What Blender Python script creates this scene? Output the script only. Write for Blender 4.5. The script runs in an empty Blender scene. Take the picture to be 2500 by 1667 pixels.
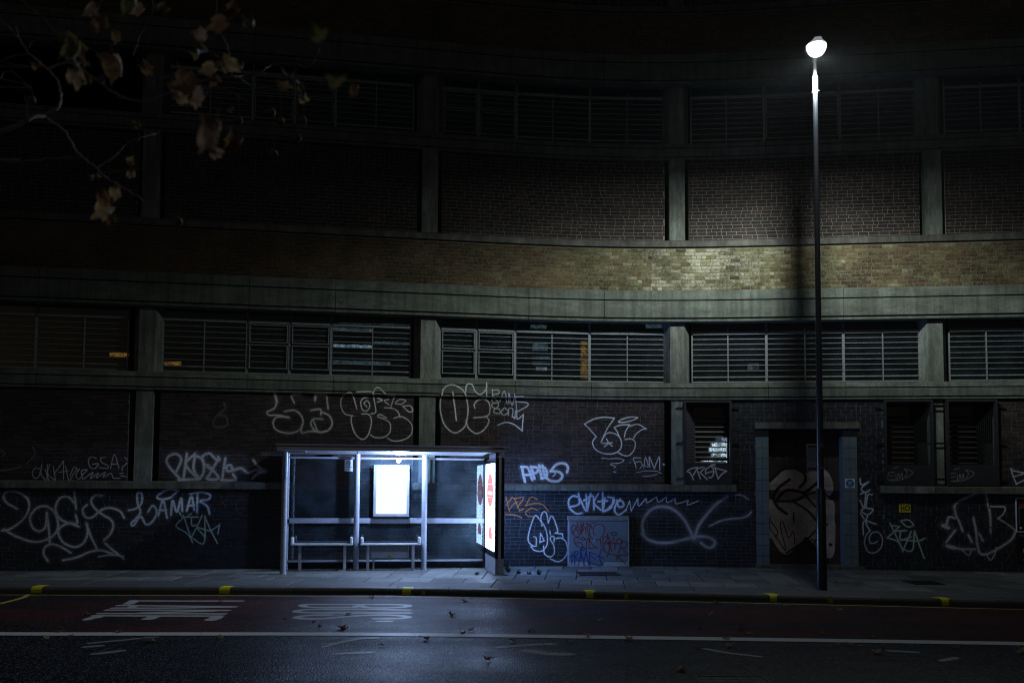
import bpy, math, random
from mathutils import Vector, Matrix
random.seed(7)
R = math.radians
S = bpy.context.scene
COL = S.collection

# ------------------------------------------------------------------ camera
F_PX = 2200.0; PPV = 1051.0; PITCH = R(3.4); ROLL = R(0.37); CAM_H = 1.85
cd = bpy.data.cameras.new('camera'); cam = bpy.data.objects.new('camera', cd); COL.objects.link(cam)
cd.sensor_width = 36.0; cd.lens = 36.0 * F_PX / 2500.0
cd.shift_y = (PPV - 833.5) / 2500.0
cd.clip_start = 0.05; cd.clip_end = 500
cam.matrix_world = Matrix.Translation((0, 0, CAM_H)) @ Matrix.Rotation(R(90) + PITCH, 4, 'X') @ Matrix.Rotation(ROLL, 4, 'Z')
cd.dof.use_dof = True; cd.dof.focus_distance = 19.0; cd.dof.aperture_fstop = 2.8
S.camera = cam
CM = cam.matrix_world.to_3x3(); C0 = Vector((0, 0, CAM_H))

# ------------------------------------------------------------------ world, sky glow
W_ = bpy.data.worlds.new('World'); S.world = W_; W_.use_nodes = True
wn = W_.node_tree.nodes; wl = W_.node_tree.links; wn.clear()
sky = wn.new('ShaderNodeTexSky'); sky.sky_type = 'NISHITA'; sky.sun_disc = False
sky.sun_elevation = R(8); sky.sun_rotation = R(200)
bg = wn.new('ShaderNodeBackground'); bg.inputs[1].default_value = 0.0012
wo = wn.new('ShaderNodeOutputWorld'); wl.new(sky.outputs[0], bg.inputs[0]); wl.new(bg.outputs[0], wo.inputs[0])
sl = bpy.data.lights.new('fill_sun', 'SUN'); so = bpy.data.objects.new('fill_sun', sl); COL.objects.link(so)  # weak sun added as fill light, no moon behind it
sl.energy = 0.028; sl.angle = R(12); sl.color = (0.8, 0.88, 1.0)
so.rotation_euler = (R(58), 0, R(-20))

# ------------------------------------------------------------------ colour management, render
S.view_settings.view_transform = 'Standard'; S.view_settings.look = 'None'
S.view_settings.exposure = 0.0; S.view_settings.gamma = 1.0; S.view_settings.use_curve_mapping = False
S.render.engine = 'CYCLES'
cy = S.cycles
cy.use_denoising = True; cy.pixel_filter_type = 'BLACKMAN_HARRIS'; cy.filter_width = 1.15
cy.max_bounces = 6; cy.diffuse_bounces = 3; cy.glossy_bounces = 3; cy.transmission_bounces = 4
cy.transparent_max_bounces = 16; cy.sample_clamp_indirect = 3.0; cy.caustics_reflective = False; cy.caustics_refractive = False

# ------------------------------------------------------------------ geometry of the place
def ray(u, v):
    return (CM @ Vector(((u - 1250) / F_PX, (PPV - v) / F_PX, -1.0))).normalized()
def at(u, v, Y):                       # the point at distance Y from the camera plane
    d = ray(u, v); return C0 + d * (Y / d.y)
def ground(u, v, z=-0.12):
    d = ray(u, v); return C0 + d * ((z - CAM_H) / d.z)

# plan of the curved facade, by arc length s
H_L, H_R = R(9.6), R(-7.0)
PL = []; _x, _y, _s = -20.0, 20.38 - math.tan(R(9.6)) * 19.55, 0.0
DS = 0.02
while _x < 24:
    t = min(1, max(0, (_x + 0.9) / 7.0)); t = t * t * (3 - 2 * t)
    h = H_L + (H_R - H_L) * t
    PL.append((_x, _y, h)); _x += DS * math.cos(h); _y += DS * math.sin(h); _s += DS
SMAX = (len(PL) - 2) * DS
def plan(s):
    s = max(0, min(SMAX, s)); i = int(s / DS); f = s / DS - i
    a, b = PL[i], PL[i + 1]
    return a[0] + (b[0] - a[0]) * f, a[1] + (b[1] - a[1]) * f, a[2] + (b[2] - a[2]) * f
def W(s, n, z):                        # s along the wall, n out of it towards the street, z up
    x, y, h = plan(s); return Vector((x + n * math.sin(h), y - n * math.cos(h), z))
def wall_sz(u, v, n=0.0):
    d = ray(u, v)
    lo, hi = 0.0, SMAX
    for _ in range(40):
        m = (lo + hi) / 2; p = W(m, n, 0)
        if p.x * d.y - p.y * d.x < 0: lo = m
        else: hi = m
    p = W(lo, n, 0); t = math.hypot(p.x, p.y) / math.hypot(d.x, d.y)
    return lo, CAM_H + d.z * t
def su(u, v=1100, n=0.0): return wall_sz(u, v, n)[0]
def zv(v, n=0.0, u=1530): return wall_sz(u, v, n)[1]
COURSE = 0.0813

def interp(pts, x):
    if x <= pts[0][0]: return pts[0][1]
    for i in range(len(pts) - 1):
        if x <= pts[i + 1][0]:
            x0, y0 = pts[i]; x1, y1 = pts[i + 1]; t = (x - x0) / (x1 - x0)
            m0 = (y1 - pts[i - 1][1]) / (x1 - pts[i - 1][0]) if i > 0 else (y1 - y0) / (x1 - x0)
            m1 = (pts[i + 2][1] - y0) / (pts[i + 2][0] - x0) if i + 2 < len(pts) else (y1 - y0) / (x1 - x0)
            d = x1 - x0; t2, t3 = t * t, t * t * t
            return (2*t3-3*t2+1)*y0 + (t3-2*t2+t)*d*m0 + (-2*t3+3*t2)*y1 + (t3-t2)*d*m1
    return pts[-1][1]
KERB = [(-60, 15.6), (-9, 16.0), (-2.5, 16.1), (2.5, 15.72), (5.5, 15.35), (8.4, 14.95), (14, 14.2), (60, 8)]
WLINE = [(-60, 11.3), (-6.6, 11.8), (-1.9, 11.95), (2, 11.8), (6.6, 11.55), (12, 11.1), (60, 6)]
def kerb_y(x): return interp(KERB, x)

# ------------------------------------------------------------------ object helpers
WM = {}
def wmat(o): return WM.get(o.name, Matrix.Identity(4)) if o else Matrix.Identity(4)
def tag(o, label=None, cat=None, group=None, kind=None):
    if label: o['label'] = label
    if cat: o['category'] = cat
    if group: o['group'] = group
    if kind: o['kind'] = kind
    return o
def thing(name, label, cat, loc=(0, 0, 0), rotz=0.0, group=None):
    o = bpy.data.objects.new(name, None); COL.objects.link(o); o.empty_display_size = 0.2
    o.location = loc; o.rotation_euler = (0, 0, rotz)
    WM[o.name] = Matrix.Translation(loc) @ Matrix.Rotation(rotz, 4, 'Z')
    return tag(o, label, cat, group)
class MB:
    def __init__(s): s.v = []; s.f = []; s.tone = []; s.uv = []; s.smooth = False; s.hasuv = False
    def add(s, vs, fs, tone=0.5, uvs=None):
        b = len(s.v); s.v += [tuple(p) for p in vs]; s.f += [tuple(b + i for i in f) for f in fs]
        s.tone += [tone] * len(fs)
        if uvs: s.hasuv = True
        for k, f in enumerate(fs): s.uv += ([uvs[i] for i in f] if uvs else [(0, 0)] * len(f))
        return s
    def box(s, x0, x1, y0, y1, z0, z1, M=None, tone=0.5, bev=0.0):
        if bev <= 0:
            vs = [Vector(p) for p in ((x0,y0,z0),(x1,y0,z0),(x1,y1,z0),(x0,y1,z0),(x0,y0,z1),(x1,y0,z1),(x1,y1,z1),(x0,y1,z1))]
            fs = [(0,3,2,1),(4,5,6,7),(0,1,5,4),(1,2,6,5),(2,3,7,6),(3,0,4,7)]
        else:
            b = min(bev, (x1-x0)/2.1, (y1-y0)/2.1, (z1-z0)/2.1)
            vs = []; idx = {}
            for i, (xx, sx) in enumerate(((x0, 1), (x1, -1))):
                for j, (yy, sy) in enumerate(((y0, 1), (y1, -1))):
                    for k, (zz, sz) in enumerate(((z0, 1), (z1, -1))):
                        for a in range(3):
                            p = [xx + sx*b, yy + sy*b, zz + sz*b]; p[a] = (xx, yy, zz)[a]
                            idx[i, j, k, a] = len(vs); vs.append(Vector(p))
            g = lambda i, j, k, a: idx[i, j, k, a]
            fs = []
            for e in (0, 1):
                q = [(0,0),(1,0),(1,1),(0,1)]
                fs.append([g(e, a, b_, 0) for a, b_ in q]); fs.append([g(a, e, b_, 1) for a, b_ in q]); fs.append([g(a, b_, e, 2) for a, b_ in q])
            for a in (0, 1):
                for b_ in (0, 1):
                    fs.append([g(0,a,b_,1), g(1,a,b_,1), g(1,a,b_,2), g(0,a,b_,2)])
                    fs.append([g(a,0,b_,0), g(a,1,b_,0), g(a,1,b_,2), g(a,0,b_,2)])
                    fs.append([g(a,b_,0,0), g(a,b_,1,0), g(a,b_,1,1), g(a,b_,0,1)])
            for i in (0,1):
                for j in (0,1):
                    for k in (0,1): fs.append([g(i,j,k,0), g(i,j,k,1), g(i,j,k,2)])
        if M is not None: vs = [M @ p for p in vs]
        return s.add(vs, fs, tone)
    def wbox(s, s0, s1, n0, n1, z0, z1, tone=0.5, step=0.6):
        return s.sweep([(n0, z0), (n1, z0), (n1, z1), (n0, z1)], s0, s1, tone, step)
    def sweep(s, prof, s0, s1, tone=0.5, step=0.5):
        k = max(1, int(math.ceil((s1 - s0) / step))); m = len(prof); vs = []; fs = []
        for i in range(k + 1):
            ss = s0 + (s1 - s0) * i / k
            for n, z in prof: vs.append(W(ss, n, z))
        for i in range(k):
            for j in range(m):
                a = i*m + j; b = i*m + (j+1) % m
                fs.append((a, b, b + m, a + m))
        fs.append(tuple(range(m))[::-1]); fs.append(tuple(k*m + j for j in range(m)))
        return s.add(vs, fs, tone)
    def tube(s, pts, rad, seg=10, caps=True, tone=0.5):
        pts = [Vector(p) for p in pts]; n = len(pts)
        rs = rad if isinstance(rad, (list, tuple)) else [rad] * n
        vs = []; fs = []; up = None
        for i, p in enumerate(pts):
            d = (pts[min(i+1, n-1)] - pts[max(i-1, 0)])
            if d.length < 1e-9: d = Vector((0, 0, 1))
            d.normalize()
            if up is None: up = Vector((1, 0, 0)) if abs(d.x) < .9 else Vector((0, 1, 0))
            a = (up - d * up.dot(d)).normalized(); up = a; b = d.cross(a)
            for j in range(seg):
                t = 2*math.pi*j/seg; vs.append(p + (a*math.cos(t) + b*math.sin(t))*rs[i])
        for i in range(n-1):
            for j in range(seg):
                a = i*seg + j; b = i*seg + (j+1) % seg; fs.append((a, b, b+seg, a+seg))
        if caps: fs.append(tuple(range(seg))[::-1]); fs.append(tuple((n-1)*seg + j for j in range(seg)))
        return s.add(vs, fs, tone)
    def build(s, name, mat, parent=None, smooth=None, **kw):
        M = wmat(parent).inverted()
        me = bpy.data.meshes.new(name); me.from_pydata([M @ Vector(p) for p in s.v], [], s.f); me.materials.append(mat)
        at_ = me.attributes.new('tone', 'FLOAT', 'FACE'); at_.data.foreach_set('value', s.tone)
        if s.hasuv:
            uvl = me.uv_layers.new(name='UVMap'); flat = [c for q in s.uv for c in q]; uvl.data.foreach_set('uv', flat)
        if smooth if smooth is not None else s.smooth:
            me.polygons.foreach_set('use_smooth', [True]*len(me.polygons))
            me.set_sharp_from_angle(angle=R(40))
        me.update()
        o = bpy.data.objects.new(name, me); COL.objects.link(o)
        if parent: o.parent = parent; WM[o.name] = wmat(parent)
        return tag(o, **kw)
def Mloc(x, y, z, rz=0, rx=0, ry=0):
    return Matrix.Translation((x, y, z)) @ Matrix.Rotation(rz, 4, 'Z') @ Matrix.Rotation(ry, 4, 'Y') @ Matrix.Rotation(rx, 4, 'X')

# ------------------------------------------------------------------ materials
def newmat(name):
    m = bpy.data.materials.new(name); m.use_nodes = True; nt = m.node_tree; nt.nodes.clear()
    return m, nt, nt.nodes, nt.links
def P(name, c1, c2=None, rough=0.7, scale=6.0, bump=0.0, bscale=60, metal=0.0, detail=6, tone=0.0, spec=0.5,
      stretch=(1, 1, 1), rvar=0.0, dirt=None, dscale=1.5, damt=0.5, coat=0.0, streak=0.0):
    m, nt, N, L = newmat(name)
    out = N.new('ShaderNodeOutputMaterial'); b = N.new('ShaderNodeBsdfPrincipled'); L.new(b.outputs[0], out.inputs[0])
    geo = N.new('ShaderNodeNewGeometry'); mp = N.new('ShaderNodeMapping'); mp.inputs['Scale'].default_value = stretch
    L.new(geo.outputs['Position'], mp.inputs[0])
    nz = N.new('ShaderNodeTexNoise'); nz.inputs['Scale'].default_value = scale; nz.inputs['Detail'].default_value = detail
    nz.inputs['Roughness'].default_value = 0.65; L.new(mp.outputs[0], nz.inputs['Vector'])
    ramp = N.new('ShaderNodeValToRGB'); ramp.color_ramp.elements[0].position = 0.32; ramp.color_ramp.elements[1].position = 0.68
    c2 = c2 or tuple(x*0.75 for x in c1)
    ramp.color_ramp.elements[0].color = (*c2, 1); ramp.color_ramp.elements[1].color = (*c1, 1)
    L.new(nz.outputs[0], ramp.inputs[0]); col = ramp.outputs[0]
    if tone:
        a = N.new('ShaderNodeAttribute'); a.attribute_name = 'tone'
        mr = N.new('ShaderNodeMapRange'); mr.inputs[3].default_value = 1 - tone; mr.inputs[4].default_value = 1 + tone
        L.new(a.outputs['Fac'], mr.inputs[0])
        mx = N.new('ShaderNodeMix'); mx.data_type = 'RGBA'; mx.blend_type = 'MULTIPLY'; mx.inputs[0].default_value = 1
        L.new(col, mx.inputs[6]); L.new(mr.outputs[0], mx.inputs[7]); col = mx.outputs[2]
    if dirt:
        n2 = N.new('ShaderNodeTexNoise'); n2.inputs['Scale'].default_value = dscale; n2.inputs['Detail'].default_value = 8
        n2.inputs['Roughness'].default_value = 0.7; L.new(mp.outputs[0], n2.inputs['Vector'])
        r2 = N.new('ShaderNodeMapRange'); r2.inputs[1].default_value = 0.45; r2.inputs[2].default_value = 0.7
        r2.inputs[3].default_value = 0; r2.inputs[4].default_value = damt; L.new(n2.outputs[0], r2.inputs[0])
        mx = N.new('ShaderNodeMix'); mx.data_type = 'RGBA'; L.new(r2.outputs[0], mx.inputs[0])
        L.new(col, mx.inputs[6]); mx.inputs[7].default_value = (*dirt, 1); col = mx.outputs[2]
    if streak:
        ms = N.new('ShaderNodeMapping'); ms.inputs['Scale'].default_value = (7, 7, .5); L.new(geo.outputs['Position'], ms.inputs[0])
        ns_ = N.new('ShaderNodeTexNoise'); ns_.inputs['Scale'].default_value = 1.0; ns_.inputs['Detail'].default_value = 6; ns_.inputs['Roughness'].default_value = .7; L.new(ms.outputs[0], ns_.inputs['Vector'])
        sr = N.new('ShaderNodeMapRange'); sr.inputs[1].default_value = .36; sr.inputs[2].default_value = .6; sr.inputs[3].default_value = 1-streak; sr.inputs[4].default_value = 1.08; L.new(ns_.outputs[0], sr.inputs[0])
        nb = N.new('ShaderNodeTexNoise'); nb.inputs['Scale'].default_value = 19; nb.inputs['Detail'].default_value = 8; nb.inputs['Roughness'].default_value = .8; L.new(geo.outputs['Position'], nb.inputs['Vector'])
        sb2 = N.new('ShaderNodeMapRange'); sb2.inputs[1].default_value = .35; sb2.inputs[2].default_value = .65; sb2.inputs[3].default_value = 1-streak*.8; sb2.inputs[4].default_value = 1.15; L.new(nb.outputs[0], sb2.inputs[0])
        mm = N.new('ShaderNodeMath'); mm.operation = 'MULTIPLY'; L.new(sr.outputs[0], mm.inputs[0]); L.new(sb2.outputs[0], mm.inputs[1])
        mx = N.new('ShaderNodeMix'); mx.data_type = 'RGBA'; mx.blend_type = 'MULTIPLY'; mx.inputs[0].default_value = 1
        L.new(col, mx.inputs[6]); L.new(mm.outputs[0], mx.inputs[7]); col = mx.outputs[2]
    L.new(col, b.inputs['Base Color'])
    b.inputs['Roughness'].default_value = rough; b.inputs['Metallic'].default_value = metal
    b.inputs['Specular IOR Level'].default_value = spec
    if coat: b.inputs['Coat Weight'].default_value = coat
    if rvar:
        mr = N.new('ShaderNodeMapRange'); mr.inputs[1].default_value = .3; mr.inputs[2].default_value = .7
        mr.inputs[3].default_value = rough - rvar; mr.inputs[4].default_value = rough + rvar
        L.new(nz.outputs[0], mr.inputs[0]); L.new(mr.outputs[0], b.inputs['Roughness'])
    if bump:
        n3 = N.new('ShaderNodeTexNoise'); n3.inputs['Scale'].default_value = bscale; n3.inputs['Detail'].default_value = 5
        L.new(geo.outputs['Position'], n3.inputs['Vector'])
        bp = N.new('ShaderNodeBump'); bp.inputs['Strength'].default_value = min(1, bump); bp.inputs['Distance'].default_value = 0.01
        L.new(n3.outputs[0], bp.inputs['Height']); L.new(bp.outputs[0], b.inputs['Normal'])
    return m
def EM(name, col, strength, c2=None, pattern=None):
    m, nt, N, L = newmat(name)
    out = N.new('ShaderNodeOutputMaterial'); e = N.new('ShaderNodeEmission'); L.new(e.outputs[0], out.inputs[0])
    e.inputs[0].default_value = (*col, 1); e.inputs[1].default_value = strength
    if pattern:
        geo = N.new('ShaderNodeNewGeometry'); mp = N.new('ShaderNodeMapping'); mp.inputs['Scale'].default_value = (1, 1, 1)
        L.new(geo.outputs['Position'], mp.inputs[0])
        vo = N.new('ShaderNodeTexNoise'); vo.inputs['Scale'].default_value = pattern; vo.inputs['Detail'].default_value = 2
        L.new(mp.outputs[0], vo.inputs['Vector'])
        n2 = N.new('ShaderNodeTexNoise'); n2.inputs['Scale'].default_value = 5; L.new(mp.outputs[0], n2.inputs['Vector'])
        mr = N.new('ShaderNodeMapRange'); mr.inputs[1].default_value = .42; mr.inputs[2].default_value = .62
        mr.inputs[3].default_value = .08 * strength; mr.inputs[4].default_value = strength
        L.new(vo.outputs[0], mr.inputs[0])
        m2 = N.new('ShaderNodeMapRange'); m2.inputs[1].default_value = .35; m2.inputs[2].default_value = .6; m2.inputs[3].default_value = .25
        L.new(n2.outputs[0], m2.inputs[0])
        mu = N.new('ShaderNodeMath'); mu.operation = 'MULTIPLY'; L.new(mr.outputs[0], mu.inputs[0]); L.new(m2.outputs[0], mu.inputs[1])
        L.new(mu.outputs[0], e.inputs[1])
    return m
def GLASS(name, tint=(0.85, 0.95, 0.95), refl=0.08, rough=0.02, haze=0.0):
    m, nt, N, L = newmat(name)
    out = N.new('ShaderNodeOutputMaterial'); tr = N.new('ShaderNodeBsdfTransparent'); tr.inputs[0].default_value = (*tint, 1)
    gl = N.new('ShaderNodeBsdfGlossy'); gl.inputs['Roughness'].default_value = rough; gl.inputs[0].default_value = (1, 1, 1, 1)
    fr = N.new('ShaderNodeFresnel'); fr.inputs[0].default_value = 1.5
    mr = N.new('ShaderNodeMath'); mr.operation = 'MULTIPLY_ADD'; mr.inputs[1].default_value = 1.6; mr.inputs[2].default_value = refl - 0.05
    mr.use_clamp = True; L.new(fr.outputs[0], mr.inputs[0])
    mx = N.new('ShaderNodeMixShader'); L.new(mr.outputs[0], mx.inputs[0]); L.new(tr.outputs[0], mx.inputs[1]); L.new(gl.outputs[0], mx.inputs[2])
    last = mx.outputs[0]
    if haze:
        geo = N.new('ShaderNodeNewGeometry'); nz = N.new('ShaderNodeTexNoise'); nz.inputs['Scale'].default_value = 2.5; nz.inputs['Detail'].default_value = 7
        L.new(geo.outputs['Position'], nz.inputs['Vector'])
        r = N.new('ShaderNodeMapRange'); r.inputs[1].default_value = .4; r.inputs[2].default_value = .75; r.inputs[3].default_value = haze*.3; r.inputs[4].default_value = haze
        L.new(nz.outputs[0], r.inputs[0])
        df = N.new('ShaderNodeBsdfDiffuse'); df.inputs[0].default_value = (.36, .50, .62, 1)
        m2 = N.new('ShaderNodeMixShader'); L.new(r.outputs[0], m2.inputs[0]); L.new(last, m2.inputs[1]); L.new(df.outputs[0], m2.inputs[2]); last = m2.outputs[0]
    L.new(last, out.inputs[0]); return m
def PAINT(name, col, soft=0.25, joints=True, opacity=1.0, rough=0.6, wear=0.15, wscale=18):
    """sprayed or rolled paint on a thin strip: soft edges across the stroke, thinner in the mortar joints"""
    m, nt, N, L = newmat(name)
    out = N.new('ShaderNodeOutputMaterial'); b = N.new('ShaderNodeBsdfPrincipled')
    b.inputs['Base Color'].default_value = (*col, 1); b.inputs['Roughness'].default_value = rough
    tr = N.new('ShaderNodeBsdfTransparent'); mx = N.new('ShaderNodeMixShader')
    L.new(tr.outputs[0], mx.inputs[1]); L.new(b.outputs[0], mx.inputs[2]); L.new(mx.outputs[0], out.inputs[0])
    uv = N.new('ShaderNodeUVMap'); uv.uv_map = 'UVMap'; sp = N.new('ShaderNodeSeparateXYZ'); L.new(uv.outputs[0], sp.inputs[0])
    def math_(op, a, b_=None, clamp=False):
        n = N.new('ShaderNodeMath'); n.operation = op; n.use_clamp = clamp
        for i, x in enumerate((a, b_)):
            if x is None: continue
            if isinstance(x, (int, float)): n.inputs[i].default_value = x
            else: L.new(x, n.inputs[i])
        return n.outputs[0]
    e = math_('ABSOLUTE', math_('SUBTRACT', sp.outputs[1], 0.5))            # 0 centre, .5 edge
    e = math_('MULTIPLY', math_('SUBTRACT', 0.5, e), 1.0 / soft, True)
    geo = N.new('ShaderNodeNewGeometry')
    nz = N.new('ShaderNodeTexNoise'); nz.inputs['Scale'].default_value = wscale; nz.inputs['Detail'].default_value = 6; nz.inputs['Roughness'].default_value = .7
    L.new(geo.outputs['Position'], nz.inputs['Vector'])
    w = math_('MULTIPLY_ADD', math_('SUBTRACT', nz.outputs[0], 0.5), -wear * 8); w.node.inputs[2].default_value = 1.0; w.node.use_clamp = True
    a = math_('MULTIPLY', e, w)
    if joints:
        nf = N.new('ShaderNodeTexNoise'); nf.inputs['Scale'].default_value = 1.7; nf.inputs['Detail'].default_value = 3
        L.new(geo.outputs['Position'], nf.inputs['Vector'])
        fm = N.new('ShaderNodeMapRange'); fm.inputs[1].default_value = .35; fm.inputs[2].default_value = .62; fm.inputs[3].default_value = .55; fm.inputs[4].default_value = 1.0
        L.new(nf.outputs[0], fm.inputs[0]); a = math_('MULTIPLY', a, fm.outputs[0])
    if joints:
        sx = N.new('ShaderNodeSeparateXYZ'); L.new(geo.outputs['Position'], sx.inputs[0])
        f = math_('FRACT', math_('DIVIDE', sx.outputs[2], COURSE))
        j = math_('MULTIPLY_ADD', math_('LESS_THAN', f, 0.13), -0.45); j.node.inputs[2].default_value = 1.0
        a = math_('MULTIPLY', a, j)
    a = math_('MULTIPLY', a, opacity, True)
    L.new(a, mx.inputs[0]); return m

def BRICK(name, stops, rough, tone2=0.25, bump=0.5, spec=0.3):
    """per-brick colour from the brick's own tone value"""
    m, nt, N, L = newmat(name)
    out = N.new('ShaderNodeOutputMaterial'); b = N.new('ShaderNodeBsdfPrincipled'); L.new(b.outputs[0], out.inputs[0])
    a = N.new('ShaderNodeAttribute'); a.attribute_name = 'tone'
    rp = N.new('ShaderNodeValToRGB'); cr = rp.color_ramp
    while len(cr.elements) < len(stops): cr.elements.new(0.5)
    for i, (p, c) in enumerate(stops): cr.elements[i].position = p; cr.elements[i].color = (*c, 1)
    L.new(a.outputs['Fac'], rp.inputs[0])
    geo = N.new('ShaderNodeNewGeometry'); nz = N.new('ShaderNodeTexNoise'); nz.inputs['Scale'].default_value = 22; nz.inputs['Detail'].default_value = 7
    L.new(geo.outputs['Position'], nz.inputs['Vector'])
    n2 = N.new('ShaderNodeTexNoise'); n2.inputs['Scale'].default_value = 1.3; n2.inputs['Detail'].default_value = 6; L.new(geo.outputs['Position'], n2.inputs['Vector'])
    ad = N.new('ShaderNodeMath'); ad.operation = 'ADD'; L.new(nz.outputs[0], ad.inputs[0]); L.new(n2.outputs[0], ad.inputs[1])
    mr = N.new('ShaderNodeMapRange'); mr.inputs[1].default_value = .7; mr.inputs[2].default_value = 1.3; mr.inputs[3].default_value = 1 - 2*tone2; mr.inputs[4].default_value = 1 + 1.6*tone2
    L.new(ad.outputs[0], mr.inputs[0])
    mx = N.new('ShaderNodeMix'); mx.data_type = 'RGBA'; mx.blend_type = 'MULTIPLY'; mx.inputs[0].default_value = 1
    L.new(rp.outputs[0], mx.inputs[6]); L.new(mr.outputs[0], mx.inputs[7]); L.new(mx.outputs[2], b.inputs['Base Color'])
    b.inputs['Roughness'].default_value = rough; b.inputs['Specular IOR Level'].default_value = spec
    bp = N.new('ShaderNodeBump'); bp.inputs['Strength'].default_value = bump; bp.inputs['Distance'].default_value = .008
    L.new(nz.outputs[0], bp.inputs['Height']); L.new(bp.outputs[0], b.inputs['Normal'])
    return m

M = {}
M['brick_dark'] = BRICK('dark_brick', [(0, (.022, .016, .017)), (.5, (.036, .025, .025)), (.85, (.052, .034, .030)), (1, (.085, .040, .028))], .75)
M['brick_paint'] = BRICK('painted_brick', [(0, (.013, .014, .018)), (.6, (.020, .023, .029)), (1, (.032, .036, .043))], .42, .2, .4, .5)
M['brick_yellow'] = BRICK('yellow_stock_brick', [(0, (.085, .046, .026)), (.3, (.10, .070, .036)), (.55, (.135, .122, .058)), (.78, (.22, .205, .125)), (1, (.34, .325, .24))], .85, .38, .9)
M['mortar'] = P('pale_mortar', (.34, .31, .25), (.20, .18, .145), .9, 9)
M['mortar_low'] = P('sooty_mortar', (.17, .155, .15), (.09, .08, .078), .9, 9)
M['mortar_paint'] = P('painted_mortar', (.15, .155, .175), (.075, .08, .092), .6, 9)
M['mortar_yellow'] = P('buff_mortar', (.26, .235, .165), (.12, .105, .07), .95, 14)
M['concrete'] = P('weathered_concrete', (.22, .245, .205), (.085, .10, .078), .85, 3.2, .6, 45, stretch=(1, 1, 3.2), dirt=(.05, .065, .045), dscale=1.6, damt=.8, detail=9, streak=.38)
M['concrete2'] = P('stained_concrete_ledge', (.18, .175, .145), (.09, .086, .07), .85, 3, .6, 50, dirt=(.05, .05, .04), dscale=2, damt=.7, streak=.4)
M['concrete_col'] = P('pale_column_concrete', (.27, .29, .255), (.12, .135, .11), .85, 7, .5, 50, stretch=(1, 1, .35), dirt=(.08, .10, .07), dscale=2.5, damt=.6, streak=.4)
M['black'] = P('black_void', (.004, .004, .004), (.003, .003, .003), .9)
M['steel_frame'] = P('painted_steel_window_frame', (.33, .36, .38), (.12, .13, .14), .5, 30, .3, 90, metal=.2)
M['black_metal'] = P('black_painted_metal', (.018, .018, .02), (.010, .010, .012), .38, 20, .15, 80)
M['cage'] = P('dark_grey_guard_metal', (.035, .034, .038), (.020, .020, .023), .45, 12, .2, 60)
M['shelter'] = P('grey_powder_coated_metal', (.38, .40, .46), (.30, .32, .38), .36, 5, .03, 90, metal=.1, rvar=.06)
M['shelter_dark'] = P('dark_grey_fascia_metal', (.26, .24, .27), (.19, .175, .20), .45, 3, .05, 90, metal=.3)
M['ceiling'] = P('white_shelter_ceiling', (.46, .48, .53), (.38, .40, .45), .45, 3)
M['adframe'] = P('black_case_frame', (.012, .013, .016), (.008, .008, .010), .22, 8)
M['white'] = P('white_enamel', (.75, .76, .78), (.66, .67, .70), .35, 8)
M['ink'] = P('black_print', (.012, .012, .02), None, .5)
M['seat'] = P('pale_bench_metal', (.62, .64, .68), (.52, .54, .60), .35, 9)
M['bench_leg'] = P('grey_bench_leg_metal', (.36, .36, .42), (.28, .28, .33), .45, 9)
M['glass'] = GLASS('clear_shelter_glass', (.90, .96, .98), .055, .01, .07)
M['wglass'] = GLASS('old_window_glass', (.55, .62, .6), .07, .08, .03)
M['cabinet'] = P('blue_grey_cabinet_paint', (.17, .22, .27), (.12, .16, .20), .5, 3, .1, 60, dirt=(.08, .10, .12), damt=.5)
M['cabinet_bare'] = P('pale_cabinet_primer', (.42, .43, .48), (.32, .33, .38), .55, 5)
M['cap'] = P('grey_cabinet_cap', (.26, .26, .27), (.13, .13, .13), .7, 14, .3, 60, stretch=(1, 1, 3))
M['tile'] = P('pale_blue_glazed_tile', (.15, .19, .215), (.115, .15, .175), .28, 2.5, spec=.5, tone=.07)
M['grout'] = P('pale_blue_grout', (.12, .16, .185), None, .8)
M['door'] = P('brown_steel_door', (.060, .034, .030), (.030, .020, .020), .55, 2.2, .1, 40)
M['mural'] = P('faded_pink_grey_mural_paint', (.66, .52, .46), (.30, .24, .24), .6, 2.8, .1, 40, dirt=(.12, .17, .18), dscale=1.6, damt=.8)
M['red_print'] = EM('backlit_red_print', (1.0, .36, .44), 1.15)
M['amber'] = EM('amber_lamp_glow', (1.0, .42, .08), .8, pattern=45)
M['cool'] = EM('cool_tube_glow', (.55, .72, 1.0), 1.5, pattern=55)
M['cool_dim'] = EM('dim_tube_glow', (.5, .68, .95), .42, pattern=55)
M['cool_hot'] = EM('bright_tube_glow', (.62, .86, 1.0), 1.5, pattern=60)
M['yellow_mark'] = P('fluorescent_yellow_paint', (.95, .90, .03), (.88, .82, .02), .5, 25)
M['pole'] = P('black_lamp_post_paint', (.02, .021, .026), (.012, .012, .015), .3, 10, .05, 40)
M['lamp_body'] = P('grey_lamp_casting', (.10, .105, .115), (.07, .075, .08), .5, 8)
M['weed'] = P('green_weed', (.035, .09, .02), (.02, .05, .012), .6, 20)
M['bark'] = P('pale_plane_bark', (.40, .37, .32), (.22, .20, .16), .8, 8, .4, 40)
M['seed'] = P('brown_seed_ball', (.32, .22, .14), (.2, .13, .08), .9, 90, .8, 140)
M['plastic'] = P('clear_blue_plastic', (.30, .36, .44), (.2, .25, .33), .15, 20)
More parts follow.
